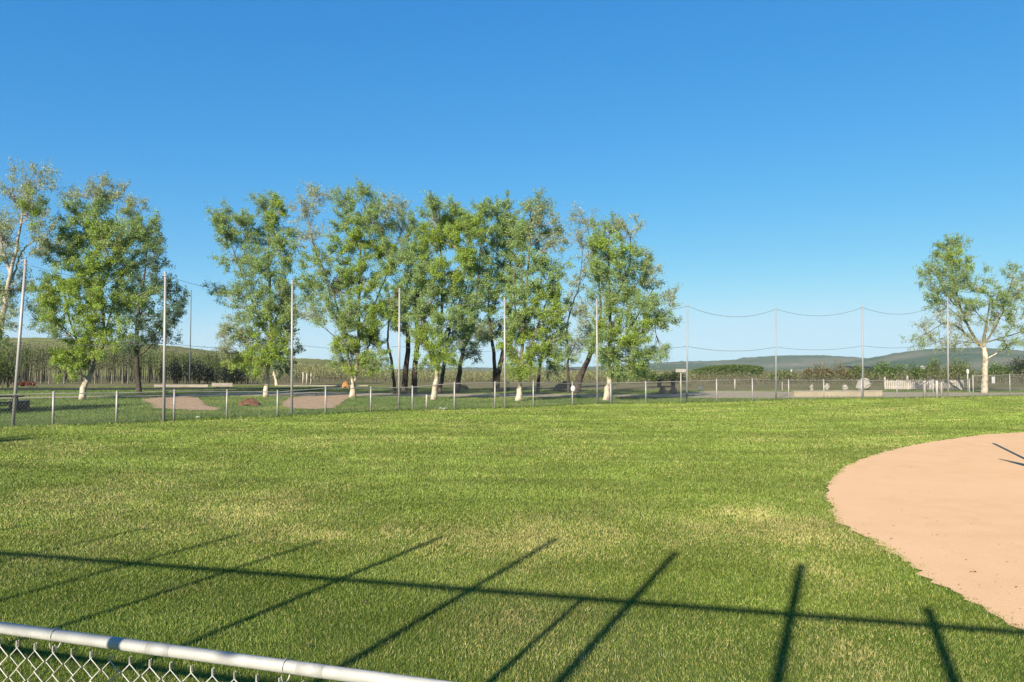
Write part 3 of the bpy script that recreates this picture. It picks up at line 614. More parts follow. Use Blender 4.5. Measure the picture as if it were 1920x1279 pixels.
T5 = tree('poplar_tree', 'tree with twin dark upright trunks left of the grove centre', [[(757, 728, .27), (760, 690, .23), (764, 640, .19), (760, 580, .13), (765, 500, .07), (765, 430, .03)], [(776, 733, .26), (778, 690, .22), (784, 630, .19), (780, 570, .12), (790, 500, .06)], [(740, 726, .15), (735, 680, .12), (728, 640, .09), (735, 580, .05)]],
     [(765, 430, 28, 34, .5), (785, 480, 30, 34, .6), (750, 475, 28, 32, .5), (775, 530, 34, 34, .7), (745, 560, 30, 32, .55), (785, 590, 26, 30, .6, 'd'), (750, 610, 24, 26, .5, 'd'), (770, 560, 26, 26, .6)], bark='bark_dark', twig='twig_dark', Y=63, leaf=.115, dens=1.35)
T6 = tree('poplar_tree', 'dense bushy tree on a cream trunk at the grove centre', [[(813, 750, .25), (816, 725, .21), (819, 705, .17), (824, 660, .14), (830, 560, .10), (826, 470, .06), (822, 390, .03)], [(822, 680, .08), (795, 610, .06), (790, 500, .03)], [(824, 650, .09), (860, 570, .06), (880, 450, .03)]],
     [(820, 380, 32, 20, .6), (812, 410, 28, 30, .85), (848, 415, 38, 32, .9), (880, 430, 30, 34, .85, 'y'), (810, 455, 34, 34, .9), (855, 460, 42, 38, 1.0, 'y'), (800, 500, 32, 32, .85), (850, 510, 40, 36, .95), (885, 490, 28, 30, .8), (815, 550, 42, 36, .85), (868, 555, 38, 34, .8), (795, 595, 32, 30, .8), (840, 605, 42, 34, .8), (885, 590, 26, 30, .5), (800, 645, 36, 30, .9, 'y'), (840, 655, 34, 26, .85, 'y'), (812, 680, 30, 18, .85, 'y'), (870, 630, 24, 26, .5)])
T7 = tree('poplar_tree', 'tree with one dark trunk slanting right just right of the grove centre', [[(857, 726, .24), (862, 695, .20), (870, 655, .16), (884, 615, .13), (896, 540, .08), (905, 430, .03)], [(824, 728, .2), (832, 680, .16), (838, 640, .12), (850, 580, .06)]],
     [(905, 395, 30, 22, .5), (930, 400, 26, 24, .5), (900, 430, 30, 32, .7), (928, 445, 28, 34, .55), (905, 500, 32, 36, .7), (900, 560, 34, 34, .65), (880, 620, 30, 30, .5), (905, 620, 26, 26, .42), (890, 660, 24, 20, .4, 'd')], bark='bark_dark', twig='twig_dark', Y=66, leaf=.115, dens=1.35)
T8 = tree('poplar_tree', 'tree forking low into two dark slanting trunks behind the tall pole', [[(931, 722, .25), (936, 690, .22), (946, 650, .19), (955, 600, .14), (958, 520, .08), (955, 420, .03)], [(929, 720, .20), (927, 680, .17), (922, 630, .14), (916, 575, .08), (922, 500, .04)]],
     [(955, 390, 18, 26, .5), (945, 420, 26, 32, .55), (962, 450, 26, 36, .6), (935, 490, 26, 34, .55), (960, 520, 28, 34, .7), (930, 560, 26, 32, .6), (965, 590, 24, 32, .7), (940, 620, 26, 26, .5, 'd'), (915, 620, 18, 22, .5)], bark='bark_dark', twig='twig_dark', Y=68, leaf=.115, dens=1.35)
T9 = tree('poplar_tree', 'leafy tree on a tapering cream trunk right of the tall centre pole', [[(973, 752, .28), (974, 728, .20), (975, 708, .15), (978, 660, .13), (985, 570, .10), (992, 480, .06), (1000, 400, .03)], [(976, 690, .08), (1005, 620, .06), (1035, 540, .03)], [(980, 640, .07), (965, 570, .05), (965, 500, .025)]],
     [(1005, 385, 34, 20, .5), (985, 415, 30, 32, .7), (1022, 415, 32, 34, .45), (1000, 455, 38, 36, .75), (1040, 455, 22, 34, .4), (978, 490, 32, 34, .7), (1015, 510, 38, 36, .85), (1042, 550, 24, 34, 1.1, 'y'), (985, 555, 38, 34, .8), (1030, 580, 32, 32, 1.0, 'y'), (975, 610, 32, 34, .85), (1010, 620, 40, 36, .9), (1045, 620, 20, 28, .8), (970, 660, 30, 28, 1.0, 'y'), (1005, 665, 36, 28, .9, 'y'), (960, 690, 18, 14, .9, 'y'), (990, 690, 26, 16, .9, 'y'), (1035, 660, 26, 26, .6)])
T10 = tree('poplar_tree', 'thin crowned tree with a dark leaning trunk left of the last grove tree', [[(1078, 728, .36), (1088, 708, .27), (1102, 675, .21), (1116, 635, .17), (1126, 590, .12), (1120, 520, .07), (1100, 430, .03)], [(1066, 724, .13), (1065, 680, .10), (1064, 620, .08), (1075, 570, .06), (1088, 530, .045), (1095, 460, .02)], [(1008, 722, .16), (1012, 690, .13), (1020, 650, .10), (1030, 600, .05)]],
     [(1090, 405, 30, 24, .22), (1080, 445, 30, 36, .17), (1105, 470, 26, 36, .2), (1090, 520, 26, 26, .35), (1075, 570, 26, 30, .28), (1100, 590, 24, 28, .3), (1080, 640, 30, 28, .42), (1050, 670, 28, 22, .5), (1105, 620, 22, 22, .42, 'd'), (1040, 690, 24, 16, .5)], bark='bark_dark', twig='twig', Y=64, leaf=.11)
T11 = tree('poplar_tree', 'last tree at the right end of the grove with boughs reaching right', [[(1136, 751, .28), (1139, 730, .23), (1142, 712, .20), (1143, 660, .15), (1146, 580, .11), (1142, 500, .07), (1145, 430, .03)], [(1143, 670, .09), (1185, 610, .06), (1225, 540, .03)], [(1145, 640, .08), (1200, 625, .06), (1255, 585, .025)], [(1145, 580, .07), (1180, 500, .05), (1185, 440, .025)]],
     [(1142, 425, 36, 22, .5), (1175, 430, 28, 28, .42), (1120, 450, 26, 30, .6), (1150, 465, 38, 34, .75, 'y'), (1190, 475, 32, 34, .55), (1130, 510, 32, 34, .7), (1165, 520, 36, 34, .6), (1205, 530, 30, 36, .5), (1130, 560, 30, 30, .7), (1175, 570, 40, 36, .8), (1222, 500, 16, 30, .4), (1225, 570, 24, 32, .55), (1252, 560, 16, 24, .42), (1150, 610, 40, 34, .95, 'y'), (1195, 615, 36, 34, .9), (1235, 600, 26, 26, .6), (1130, 655, 30, 30, .85), (1170, 665, 40, 30, .9), (1210, 665, 34, 26, .8), (1238, 650, 18, 18, .55), (1150, 695, 34, 14, .7), (1195, 692, 34, 14, .7)])
T12 = tree('poplar_tree', 'lone open crowned tree on a pale trunk at the right edge', [[(1846, 737, .33), (1845, 705, .29), (1844, 670, .26), (1843, 648, .22), (1848, 610, .10), (1855, 560, .05)], [(1843, 650, .12), (1828, 625, .10), (1808, 580, .08), (1795, 530, .06), (1787, 480, .05), (1782, 448, .02)], [(1843, 655, .10), (1815, 630, .08), (1780, 605, .06), (1740, 625, .025)], [(1846, 645, .09), (1868, 605, .07), (1885, 560, .07), (1895, 520, .03)], [(1848, 642, .075), (1878, 634, .06), (1915, 622, .05), (1950, 600, .03)], [(1845, 676, .06), (1872, 660, .05), (1885, 650, .04), (1905, 635, .02)], [(1812, 590, .06), (1775, 555, .05), (1750, 510, .02)]],
     [(1787, 455, 20, 20, .9, 'm'), (1770, 475, 24, 24, .8, 'm'), (1795, 485, 22, 24, 1.1, 'y'), (1750, 500, 24, 24, .75), (1735, 520, 18, 22, .6), (1805, 515, 28, 28, .8), (1770, 530, 30, 30, .7), (1745, 555, 24, 26, .6), (1790, 560, 28, 26, .6), (1830, 540, 28, 36, .75), (1825, 580, 28, 28, .7), (1760, 590, 30, 22, .36), (1800, 605, 30, 26, .42), (1735, 618, 24, 18, .42), (1715, 640, 20, 12, .5), (1760, 640, 36, 16, .42), (1805, 640, 30, 18, .36), (1898, 515, 20, 22, .5, 'm'), (1880, 550, 28, 26, .55, 'm'), (1910, 555, 24, 26, .55, 'm'), (1875, 585, 26, 24, .65, 'y'), (1925, 535, 20, 24, .5, 'g'), (1905, 600, 30, 26, .5, 'm'), (1890, 640, 28, 18, .5, 'm'), (1930, 620, 26, 26, .5), (1862, 610, 18, 22, .3)], leaf=.115, leaf_gain=370, bark='bark_tall', amin=4.4)
for src, loc, rz, lab in ((T3, (-27.2, -5, 0), 1.1, 'shade tree beside the field behind the viewer'), (T2, (-34, 15, 0), 2.0, 'shade tree by the fence outside the left edge'), (T6, (-41, 20, 0), 0.4, 'second shade tree by the fence outside the left edge')):
    c = copy_tree(src); c.location = loc; c.rotation_euler = (0, 0, rz); tag(c, lab, 'tree', 'shade trees outside the frame')

# ------------------------------------------------------------------ shrubs, hedge, woodland, scrub
def shrub(name, label, px, base_y, Y, w_px, h_px, tint, n=1500, leaf=0.22, group=None, stems=10, stem_mat='twig', cat='shrub', pale=0.0, shape='round'):
    c = deep(px, base_y, Y); c[2] = 0; wm, hm = w_px * Y / F / 2, h_px * Y / F
    zb = (HOR - base_y) / F * Y + CAMH; hm = hm + max(zb, 0)
    root = empty(name, c, label, cat, group)
    k = max(6, int(8 * w_px / max(h_px, 1)))
    cx_ = rng.uniform(-1, 1, k); cen = np.stack([cx_ * wm * 0.85, rng.uniform(-.5, .5, k) * wm * .7, np.zeros(k)], 1)
    top = hm * (1 - 0.45 * np.abs(cx_) ** 2 if shape == 'round' else 1 - 0.85 * np.abs(cx_)) * rng.uniform(.72, 1.05, k)
    cen[:, 2] = top * 0.58
    i = rng.integers(0, k, n); v = unit(rng.normal(size=(n, 3))) * rng.random((n, 1)) ** 0.4
    P = cen[i] + v * np.stack([np.full(n, max(wm * 1.1 / math.sqrt(k) * 1.2, 0.3)), np.full(n, max(wm / math.sqrt(k), .3)), top[i] * 0.45], 1)
    P[:, 2] = np.abs(P[:, 2])
    T = np.array(tint) * rng.uniform(.65, 1.35, n)[:, None] * (rng.uniform(.75, 1.25, k)[i])[:, None]
    V, Fq, T4 = leaves(P, leaf, T)
    if not stems: stems = 4
    ns_ = stems * 3; j = rng.integers(0, k, ns_); p = cen[j] * np.array([1, 1, 0]); q = cen[j] + rng.normal(size=(ns_, 3)) * np.array([.2, .2, .1]) * hm * .5; q[:, 2] = np.minimum(np.abs(q[:, 2]) + .3 * top[j], top[j])
    Vs, Fs = sticks(p, q, .03 * Y / 90, .012 * Y / 90); c_ = np.array([.10, .085, .06]) if stem_mat == 'twig' else np.array([.05, .04, .03])
    mesh_np('foliage', np.concatenate([V, Vs]), np.concatenate([Fq, Fs + len(V)]), M['leaf'], parent=root, tint=np.concatenate([T4, np.tile(c_, (len(Vs), 1))]))
    return root
OL = (0.175, 0.215, 0.060); BR = (0.235, 0.200, 0.090); GN = (0.135, 0.210, 0.040); DG = (0.026, 0.036, 0.020)
DS = 'dark bushes in front of the left wood'
for px, w_, h_, lab in ((5, 42, 46, 'black green bush at the left edge below the forked tree'), (318, 44, 50, 'dark evergreen bush right behind the bright second pole'), (358, 60, 48, 'widest dark bush above the pale rail'), (408, 64, 42, 'low dark bush behind the right end of the pale rail'), (452, 44, 40, 'dark bush left of the white trunk starting the grove')):
    shrub('bush', lab, px, 719, 104, w_, h_, DG, 1700, .24, DS, stem_mat='bark_dark')
shrub('bush', 'yellow green bush at the left edge behind the first pole', 8, 690, 80, 36, 44, (0.15, 0.19, 0.03), 900, .2)
for px, w_, h_, tn, lab in ((1470, 60, 22, OL, 'low olive bush beside the little white shed'), (1530, 50, 36, BR, 'brown bush left of the boulder clump'), (1572, 60, 37, BR, 'tallest brown bush behind the boulder'), (1612, 46, 34, OL, 'olive bush behind the grey sky pole at right'), (1652, 56, 38, GN, 'green bush above the left end of the white fence'), (1700, 64, 38, GN, 'wide green bush above the white fence middle'),
                            (1752, 50, 46, OL, 'tall olive bush left of the pale right pole'), (1800, 56, 44, OL, 'olive bush between the right pole and the lone tree'), (1868, 60, 34, GN, 'green bush right of the lone tree trunk'), (1905, 56, 44, (.045, .07, .02), 'dark green bush at the right edge'), (1940, 60, 66, (.03, .05, .018), 'dark conifer like bush cut by the right edge')):
    shrub('bush', lab, px, 712, 125, w_, h_, tn, 1500, .27, 'bushes beyond the track at right')
for px, w_, h_, tn, lab in ((1205, 60, 26, GN, 'bush below the boughs of the last grove tree'), (1262, 50, 22, (.07, .09, .03), 'low bush behind the small brown sign')):
    shrub('bush', lab, px, 712, 110, w_, h_, tn, 1100, .25, 'bushes beyond the track at right')
def hedge():
    Y = 210; root_p = deep(1360, 705, Y); root_p[2] = 0
    root = empty('hedge', root_p, 'long dense green hedge mound left of the far hills with a steep right end', 'hedge')
    px = rng.uniform(1285, 1428, 11000); top = np.interp(px, [1285, 1300, 1330, 1370, 1400, 1428], [704, 694, 687, 684, 685, 688]) + rng.normal(size=len(px)) * .5
    z = (HOR - top) / F * Y + CAMH; X = (px - CX) / F * Y; f = rng.random(len(px)) ** .45
    P = np.stack([X, Y + rng.uniform(-4, 4, len(px)) * (1 - .6 * f), z * f], 1)
    T = np.array([.125, .180, .036]) * rng.uniform(.7, 1.3, len(px))[:, None]
    V, Fq, T4 = leaves(P - root_p, .42, T); mesh_np('foliage', V, Fq, M['leaf'], parent=root, tint=T4)
hedge()
def wood(name, label, px0, px1, Y0, Y1, n, top_px, tint, leaf, per, stem_mat, rad):
    px = rng.uniform(px0, px1, n); Y = rng.uniform(Y0, Y1, n)
    tp = np.interp(px, *top_px) + rng.normal(size=n) * 5; h = np.maximum((HOR - tp) / F * Y + CAMH, 1.0); X = (px - CX) / F * Y
    a = np.stack([X, Y, np.zeros(n)], 1); b = a + np.stack([rng.normal(size=n) * .35, rng.normal(size=n) * .2, h * .9], 1)
    V, Fq = sticks(a, b, rad * rng.uniform(.6, 1.3, n), rad * .35)
    st = mesh_np(name, V, Fq, M[stem_mat])
    i = np.repeat(np.arange(n), per); f = rng.uniform(.3, 1.05, len(i)) ** .6
    P = a[i] + (b - a)[i] * f[:, None] + rng.normal(size=(len(i), 3)) * np.array([.75, .6, .45])
    P[:, 2] = np.abs(P[:, 2])
    T = np.array(tint) * rng.uniform(.6, 1.4, len(i))[:, None] * rng.uniform(.7, 1.3, n)[i][:, None]
    Vl, Fl, T4 = leaves(P, leaf, T)
    # join stems and leaves in one stuff object
    me = bpy.data.meshes.new(name)
    Va = np.concatenate([V, Vl]); Fa = np.concatenate([Fq, Fl + len(V)]); tt = np.concatenate([np.tile(np.array([.055, .048, .034]), (len(V), 1)), T4])  # stems coloured dark for the shade inside the wood
    bpy.data.objects.remove(st)
    o = mesh_np(name, Va, Fa, M['leaf'], tint=tt); tag(o, label, 'woodland', kind='stuff')
wood('woodland', 'young wood of thin stems with olive tops at the left', -200, 486, 108, 165, 420, ([-200, 0, 150, 260, 340, 420, 486], [648, 648, 650, 655, 662, 668, 676]), (.115, .142, .036), .22, 105, 'twig', .09)
wood('scrub', 'low dry scrub along the far side of the park', 470, 1300, 112, 190, 1100, ([470, 560, 690, 760, 900, 1100, 1300], [694, 684, 688, 700, 702, 702, 706]), (.300, .290, .115), .22, 30, 'twig', .03)
wood('scrub', 'brown scrub behind the right part of the outfield fence', 1290, 2000, 98, 140, 420, ([1290, 1440, 1600, 2000], [712, 711, 711, 708]), (.20, .19, .085), .2, 26, 'twig', .03)
# bare slender trees at the front of the left wood
def slender(px, by, ty, Y, lab, proto=[None]):
    b = deep(px, by, Y); b[2] = 0; h = (HOR - ty) / F * Y + CAMH
    if proto[0] is None:
        r = empty('aspen_tree', (0, 0, 0), lab, 'tree'); mb = MB()
        S = smooth_poly([(0, 0, -.1), (.03, 0, .25), (-.02, .02, .6), (.02, 0, 1.0)], 8); mb.tube(S * np.array([1, 1, 6]), np.linspace(.12, .03, 8), 6); mb.build('trunk', M['slim_bark'], r)
        n = 90; p = np.stack([np.zeros(n), np.zeros(n), rng.uniform(2.2, 5.8, n)], 1); q = p + unit(rng.normal(size=(n, 3)) + np.array([0, 0, .7])) * rng.uniform(.4, 1.1, (n, 1))
        V, Fq = sticks(p, q, .02, .008); mesh_np('branches', V, Fq, M['twig'], parent=r)
        k = rng.integers(0, n, 700); P = p[k] + (q[k] - p[k]) * rng.uniform(.3, 1.1, (700, 1)) + rng.normal(size=(700, 3)) * .12
        V, Fq, T = leaves(P, .17, np.array([.11, .125, .045]) * rng.uniform(.6, 1.3, (700, 1))); mesh_np('crown', V, Fq, M['leaf'], parent=r, tint=T); proto[0] = r; o = r
    else: o = copy_tree(proto[0])
    o.location = tuple(b); o.scale = (1, 1, h / 6); o.rotation_euler = (0, 0, rng.uniform(0, 6)); tag(o, lab, 'tree', 'slender pale trunks of the left wood')
for px, by, ty, lab in ((20, 718, 655, 'slender pale trunk left of the first pole'), (66, 718, 668, 'slim trunk standing in the red brush'), (77, 718, 660, 'slender trunk right beside the red brush'), (92, 718, 655, 'slim trunk left of the hanging foliage'), (109, 717, 662, 'slender trunk under the hanging yellow foliage'), (120, 717, 668, 'slim trunk just left of the stubbed cream trunk'), (178, 718, 650, 'slim trunk right of the stubbed cream trunk'), (190, 718, 655, 'slender leaning trunk in the shaded wood'),
                        (230, 715, 645, 'left of the paired pale stems in the wood'), (240, 716, 640, 'right of the paired pale stems in the wood'), (210, 717, 660, 'slim trunk left of the paired pale stems'), (482, 720, 668, 'slender trunk left of the white grove trunk'), (465, 720, 672, 'slim trunk behind the red mulch pile'), (440, 718, 668, 'slender pale trunk at the right end of the pale rail')):
    slender(px, by, ty, 106, lab)
for px, ty, lab in ((568, 698, 'short pale post left of three by the far rail'), (575, 700, 'middle short pale post by the far rail'), (583, 700, 'right short pale post by the far rail')):
    b = deep(px, 722, 100); b[2] = 0; mb = MB(); h = (HOR - ty) / F * 100 + CAMH; mb.tube([(0, 0, 0), (.02, 0, h * .6), (0, 0, h)], [.10, .09, .07], 8); o = mb.build('wooden_post', M['picket']); o.location = tuple(b); tag(o, lab, 'post', 'short pale posts by the far rail')
shrub('brush', 'patch of rusty red brush at the foot of the wood', 49, 727, 90, 38, 12, (.24, .085, .045), 500, .2, stems=0)

# ------------------------------------------------------------------ rails, heaps, tables, signs and small things in the park
def rail_fence(label, x0, x1, yb, ytop, ybot, Y, npost, mat='wood', cat='rail fence'):
    a = deep(x0, yb, Y); b = deep(x1, yb, Y); a[2] = b[2] = 0
    r = empty('rail_fence', a, label, cat); zt, zb = (HOR - ytop) / F * Y + CAMH, (HOR - ybot) / F * Y + CAMH
    mb = MB(); c = (a + b) / 2; mb.box((c[0], c[1] - .1, (zt + zb) / 2), (b[0] - a[0], .14, abs(zt - zb))); mb.build('beam', M[mat], r, a, smooth=False)
    for k in range(npost):
        q = a + (b - a) * (k + .5) / npost; mb = MB(); mb.box((q[0], q[1] + .05, zt / 2), (.22, .16, zt)); mb.build('post', M['darkwood'], r, a, smooth=False)
    return r
rail_fence('long pale wooden rail in front of the dark bushes', 290, 391, 733, 721, 726, 84, 4)
rail_fence('short pale wooden rail right of the long one', 398, 437, 733, 718.5, 725, 84, 2)
rail_fence('long thin low rail running behind the tree with the orange heap', 520, 690, 727, 722, 724.5, 90, 7)
def heap(name, label, px, py, w_px, h_px, mat, cat):
    b = at(px, py); Y = b[1]; wm, hm = w_px * Y / F / 2, h_px * Y / F
    n, m = 34, 18; V = []
    for i in range(n):
        for j in range(m):
            u, v = i / (n - 1) * 2 - 1, j / (m - 1) * 2 - 1; r = max(0, 1 - abs(u) ** 2.2 - .8 * abs(v) ** 2)
            V.append((u * wm, v * wm * .55, hm * (r ** 0.9) * (0.7 + .5 * rng.random()) if r > 0 else -.02))
    Fq = [(i * m + j, (i + 1) * m + j, (i + 1) * m + j + 1, i * m + j + 1) for i in range(n - 1) for j in range(m - 1)]
    o = mesh_np(name, V, Fq, M[mat], smooth=False, location=b); return tag(o, label, cat)
heap('mulch_pile', 'low heap of reddish brown mulch on the lawn left of the first white grove trunk', 468, 761, 46, 13, 'mulch', 'heap')
heap('chip_heap', 'small orange heap beside a white tree trunk', 648, 727, 15, 12, 'orange', 'heap')
heap('brush_pile', 'dark brush pile on the ground right of the slanting trunk', 868, 731, 26, 9, 'bark_dark', 'heap')
heap('brush_pile', 'low dark brush pile in shade left of the leaning trunk', 1060, 733, 50, 16, 'bark_dark', 'heap')
def picnic_table(px, py, lab, rz):
    b = at(px, py); r = empty('picnic_table', (0, 0, 0), lab, 'table')
    mb = MB(); mb.box((0, 0, .74), (1.8, .75, .05)); mb.build('tabletop', M['darkwood'], r, smooth=False)
    for s in (-1, 1):
        mb = MB(); mb.box((0, s * .62, .44), (1.8, .26, .045)); mb.build('bench_seat', M['darkwood'], r, smooth=False)
        mb = MB(); mb.tube([(s * .6, -.7, 0), (s * .6, -.25, .715)], .04, 6); mb.tube([(s * .6, .7, 0), (s * .6, .25, .715)], .04, 6); mb.box((s * .6, 0, .39), (.06, 1.3, .06)); mb.build('leg_frame', M['darkwood'], r, smooth=False)
    r.location = tuple(b); r.rotation_euler = (0, 0, rz)
picnic_table(2, 772, 'dark picnic table on the lawn at the left edge behind the fence', .3)
def crate():
    b = at(36, 768); r = empty('planter_box', b, 'low dark wooden box on the lawn just right of the leftmost pole', 'box')
    mb = MB(); mb.box((0, 0, .22), (.75, .5, .44)); mb.build('body', M['darkwood'], r, smooth=False)
    mb = MB(); mb.box((0, 0, .455), (.81, .56, .03)); mb.build('rim', M['wood'], r, smooth=False)
crate()
def sign_post(px, by, top, board, label, board_mat='white', pole_r=.035, shape='box'):
    b = at(px, by); Y = b[1]; r = empty('sign_post', b, label, 'sign'); z = lambda y: (HOR - y) / F * Y + CAMH
    mb = MB(); mb.tube([(0, 0, 0), (0, 0, z(top))], pole_r, 8); mb.build('pole', M['pole'], r)
    x0, x1, y0, y1 = board; mb = MB()
    wd, hg, cx_, cz = (x1 - x0) / F * Y, (y1 - y0) / F * Y, ((x0 + x1) / 2 - px) / F * Y, z((y0 + y1) / 2)
    if shape == 'box': mb.box((cx_, -.06, cz), (wd, .03, hg))
    else: mb.ball((cx_, -.03, cz), (wd / 2, .10, hg / 2), 14, 9)
    mb.build('board', M[board_mat], r, smooth=shape != 'box')
sign_post(1277, 758, 694, (1267, 1286, 692, 698), 'thin post with a small flat pale board left of the first open sky pole', 'stone')
sign_post(1073.5, 761, 724, (1070, 1079, 723, 735), 'fence side post with a rounded white marker head', 'white', .03, 'ball')
sign_post(1815, 736, 693, (1812.5, 1817.5, 692, 702), 'thin post with a narrow white paddle left of the lone tree trunk', 'white', .05, 'ball')
sign_post(1314, 741, 724, (1310, 1318, 724, 729), 'tiny white plate on a short stake by the track', 'white', .02)
b = deep(1862, 712.5, right_fence[1][1] + .9); mb = MB(); mb.box((0, 0, 0), (.40, .012, .50)); o = mb.build('sign_plate', M['white'], None, smooth=False)
# hang the plate on the fence line
fa, fb = right_fence[0], right_fence[1]; tq = (1862 - 1825) / 69.0; fq = fa + (fb - fa) * tq; b = deep(1862, 712.5, fq[1]); o.location = (b[0] - .01, b[1] - .05, b[2]); o.rotation_euler = (0, 0, math.atan2(fb[1] - fa[1], fb[0] - fa[0]))
tag(o, 'square white sign hanging on the taller right fence', 'sign')
def bollard(px, by, ty, wpx, lab):
    b = at(px, by); Y = b[1]; h = (by - ty) / F * Y; r = wpx / F * Y / 2
    mb = MB(); mb.tube([(0, 0, 0), (0, 0, h * .95), (0, 0, h)], [r, r, r * .7], 10); o = mb.build('bollard', M['picket']); o.location = tuple(b); tag(o, lab, 'post', 'stout pale posts in front of the white fence')
bollard(1734, 746, 715, 5, 'stout pale post in front of the white fence, left of the pair')
bollard(1757, 746, 714, 4.5, 'left post of the close pair in front of the white fence')
bollard(1765.5, 745.5, 716, 4, 'right post of the close pair in front of the white fence')
bollard(800, 765, 740, 4, 'short pale stake on the lawn in front of the grove centre trunk')
bollard(1467, 749, 716, 1.6, 'thin stake just right of the grey pole before the far hill')
bollard(1378, 731, 711, 3, 'pale stake behind the fence beside the gravel bend')
bollard(1143 + 4, 757, 722, 3, 'grey stake touching the trunk of the last grove tree')
def picket_fence():
    a, b = at(1659, 731), at(1808, 732); L = np.linalg.norm(b - a); u = (b - a) / L; Y = a[1]; h = 18.0 / F * Y
    r = empty('picket_fence', a, 'long whitewashed picket fence across the track at right', 'fence'); ang = math.atan2(u[1], u[0])
    n = int(L / .17); mb = MB()
    for i in range(n):
        p = a + u * (i + .5) * L / n; hh = h * (1 + .02 * rng.normal()); mb.box((p[0], p[1], hh / 2 + .04), (.13, .025, hh - .06), ang + .02 * rng.normal())
    mb.build('pickets', M['picket'], r, a, smooth=False)
    for z in (.3, h - .1):
        mb = MB(); c = (a + b) / 2; mb.box((c[0] - u[1] * -.04, c[1] + .045, z), (L, .05, .09), ang); mb.build('rail', M['picket'], r, a, smooth=False)
    for px, ty in ((1661, 707), (1704, 704), (1747, 706)):
        p = a + u * (px - 1659) / 149.0 * L; zt = (HOR - ty) / F * Y + CAMH; mb = MB(); mb.tube([(p[0], p[1] + .14, 0), (p[0], p[1] + .14, zt - .25)], .10, 8); mb.tube([(p[0], p[1] + .14, zt - .25), (p[0], p[1] + .14, zt)], [.16, .02], 8)
        mb.build('post', M['picket'], r, a)
picket_fence()
def boulder(px, by, w_px, h_px, lab, lean=0):
    b = at(px, by); Y = b[1]; mb = MB(); mb.ball((0, 0, h_px / F * Y * .45), (w_px / F * Y / 2, w_px / F * Y * .4, h_px / F * Y * .55), 12, 9)
    v = mb.v[0]; v += rng.normal(size=v.shape) * .06; v[:, 0] += lean * v[:, 2]; o = mb.build('boulder', M['stone'], smooth=False); o.location = tuple(b); tag(o, lab, 'boulder', 'pale stones beside the track at right')
boulder(1616, 731, 26, 22, 'largest pale boulder at the foot of the grey sky pole', .25)
boulder(1551, 731, 7, 11, 'small upright pale stone left of the boulder')
boulder(1522, 733, 5, 12, 'narrow pointed pale stone by the track')
boulder(1585, 732, 10, 9, 'low grey stone between the upright stone and the boulder')
def low_wall():
    a, b = at(1487, 744), at(1652, 743); L = np.linalg.norm(b - a); ang = math.atan2(b[1] - a[1], b[0] - a[0]); c = (a + b) / 2
    r = empty('low_wall', c, 'low tan wall edge behind the fence left of the white fence', 'wall'); mb = MB(); mb.box((0, 0, .2), (L, .3, .4), ang); mb.build('wall_body', M['gravel'], r, smooth=False)
    mb = MB(); mb.box((0, 0, .425), (L + .05, .36, .05), ang); mb.build('coping', M['stone'], r, smooth=False)
low_wall()
def wagon():
    b = at(1249, 739); r = empty('utility_trailer', b, 'small dark trailer standing in shade behind the fence right of the grove', 'trailer')
    mb = MB(); mb.box((0, 0, .62), (1.2, 1.5, .12)); mb.box((-.57, 0, .95), (.06, 1.5, .55)); mb.box((.57, 0, .95), (.06, 1.5, .55)); mb.build('body', M['darkwood'], r, smooth=False)
    for s in (-1, 1):
        mb = MB(); mb.tube([(s * .45, -.78, .3), (s * .45, -.9, .3)], .3, 14); mb.build('wheel', M['roof'], r, smooth=False)
wagon()
def shed(px, by, Y, w_px, h_px, lab):
    b = deep(px, by, Y); b[2] = 0; r = empty('shed', b, lab, 'building', 'small white far buildings'); zt = (HOR - by + h_px) / F * Y + CAMH; wm = w_px / F * Y
    mb = MB(); mb.box((0, 0, zt * .4), (wm, wm, zt * .8)); mb.build('wall', M['white'], r, smooth=False)
    h = zt * .2; x = wm * .6; mb = MB(); mb.add([(-x, -x, 0), (x, -x, 0), (x, x, 0), (-x, x, 0), (0, -x, h), (0, x, h)], [(0, 1, 4), (1, 2, 5, 4), (2, 3, 5), (3, 0, 4, 5), (0, 3, 2, 1)]); mb.v[0][:, 2] += zt * .8 + .003; mb.build('roof', M['white'], r, smooth=False)
    mb = MB(); mb.box((0, -wm / 2 - .02, zt * .3), (wm * .25, .05, zt * .45)); mb.build('door', M['roof'], r, smooth=False)
shed(1484, 701, 135, 5, 8, 'tiny white shed among olive bushes left of the brown bush')
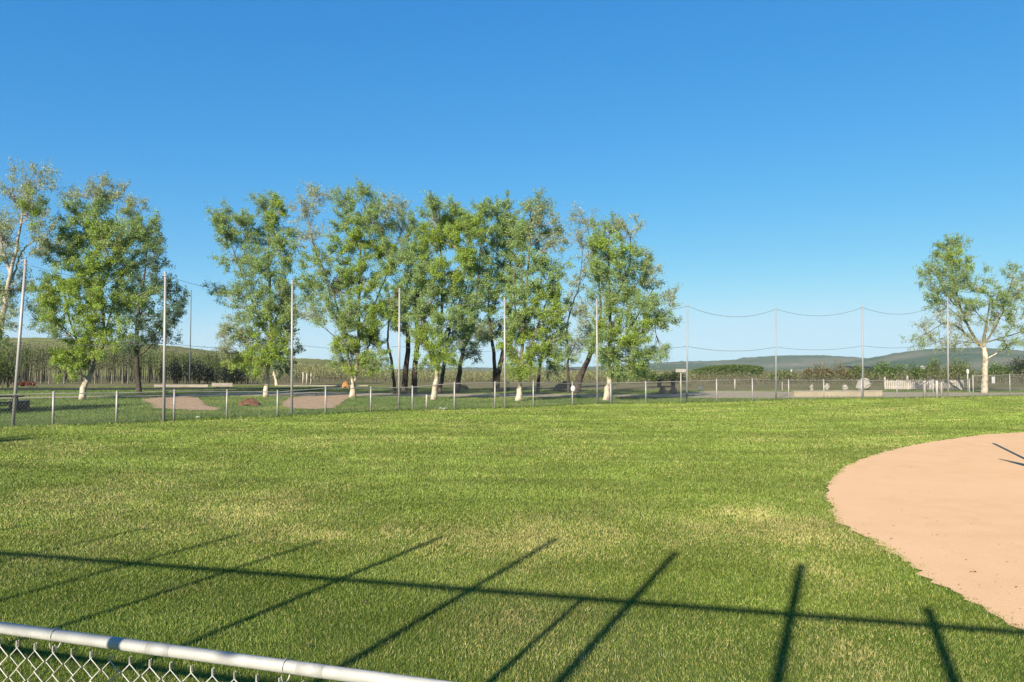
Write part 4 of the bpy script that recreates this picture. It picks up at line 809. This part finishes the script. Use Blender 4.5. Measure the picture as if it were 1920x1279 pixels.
shed(1729, 692, 145, 6, 6, 'tiny white building above the white fence')
def wire_pole():
    Y = 100; b = deep(356, 700, Y); b[2] = 0; t = deep(357, 545, Y); r = empty('utility_pole', b, 'thin dark pole in the sky gap behind the pale rail', 'pole')
    mb = MB(); mb.tube([(0, 0, 0), (0, 0, t[2])], [.09, .06], 8); mb.build('shaft', M['cable'], r)
    mb = MB(); mb.ball((0, 0, t[2]), .075, 8, 5); mb.build('cap', M['cable'], r)
wire_pole()
for k, (px, py) in enumerate(((826, 767), (831, 768), (836, 767), (371, 784))):
    b = at(px, py); mb = MB(); mb.ball((0, 0, .03), (.09, .06, .05), 8, 6); mb.v[0] += rng.normal(size=mb.v[0].shape) * .008; o = mb.build('litter_scrap', M['white'], smooth=False); o.location = tuple(b)
    tag(o, ['leftmost white scrap at the fence foot before the grove centre', 'middle white scrap at the fence foot before the grove centre', 'rightmost white scrap at the fence foot before the grove centre', 'lone white scrap at the fence foot left of the mulch pile'][k], 'litter', 'white scraps in the grass by the fence')
for px, py, lab in ((575, 1222, 'tan dead leaf on the grass near the rail'), (683, 1141, 'small pale leaf on the grass above the slanting shadow')):
    b = at(px, py); V, Fq, T = leaves(np.array([[0, 0, .05]]), .05, np.array([[.45, .33, .2]])); V[:, 2] = [.045, .062, .05, .06]; V[:, :2] = [[-.025, 0], [0, -.018], [.028, .004], [.003, .02]]
    o = mesh_np('dead_leaf', V, Fq, M['leaf'], tint=T, location=b); tag(o, lab, 'leaf', 'dead leaves on the field grass')

# ------------------------------------------------------------------ haze
def haze():
    mb = MB(); mb.box((0, 0, 40), (2 * R + 60, 2 * R + 60, 84)); m, N, L = new_mat('haze_air')
    out = N.new('ShaderNodeOutputMaterial'); v = N.new('ShaderNodeVolumePrincipled'); v.inputs['Color'].default_value = (0.80, 0.90, 1.0, 1); v.inputs['Density'].default_value = 0.00012; v.inputs['Anisotropy'].default_value = 0.0
    L.new(v.outputs[0], out.inputs['Volume']); o = mb.build('haze', m, smooth=False); tag(o, kind='stuff')
haze()
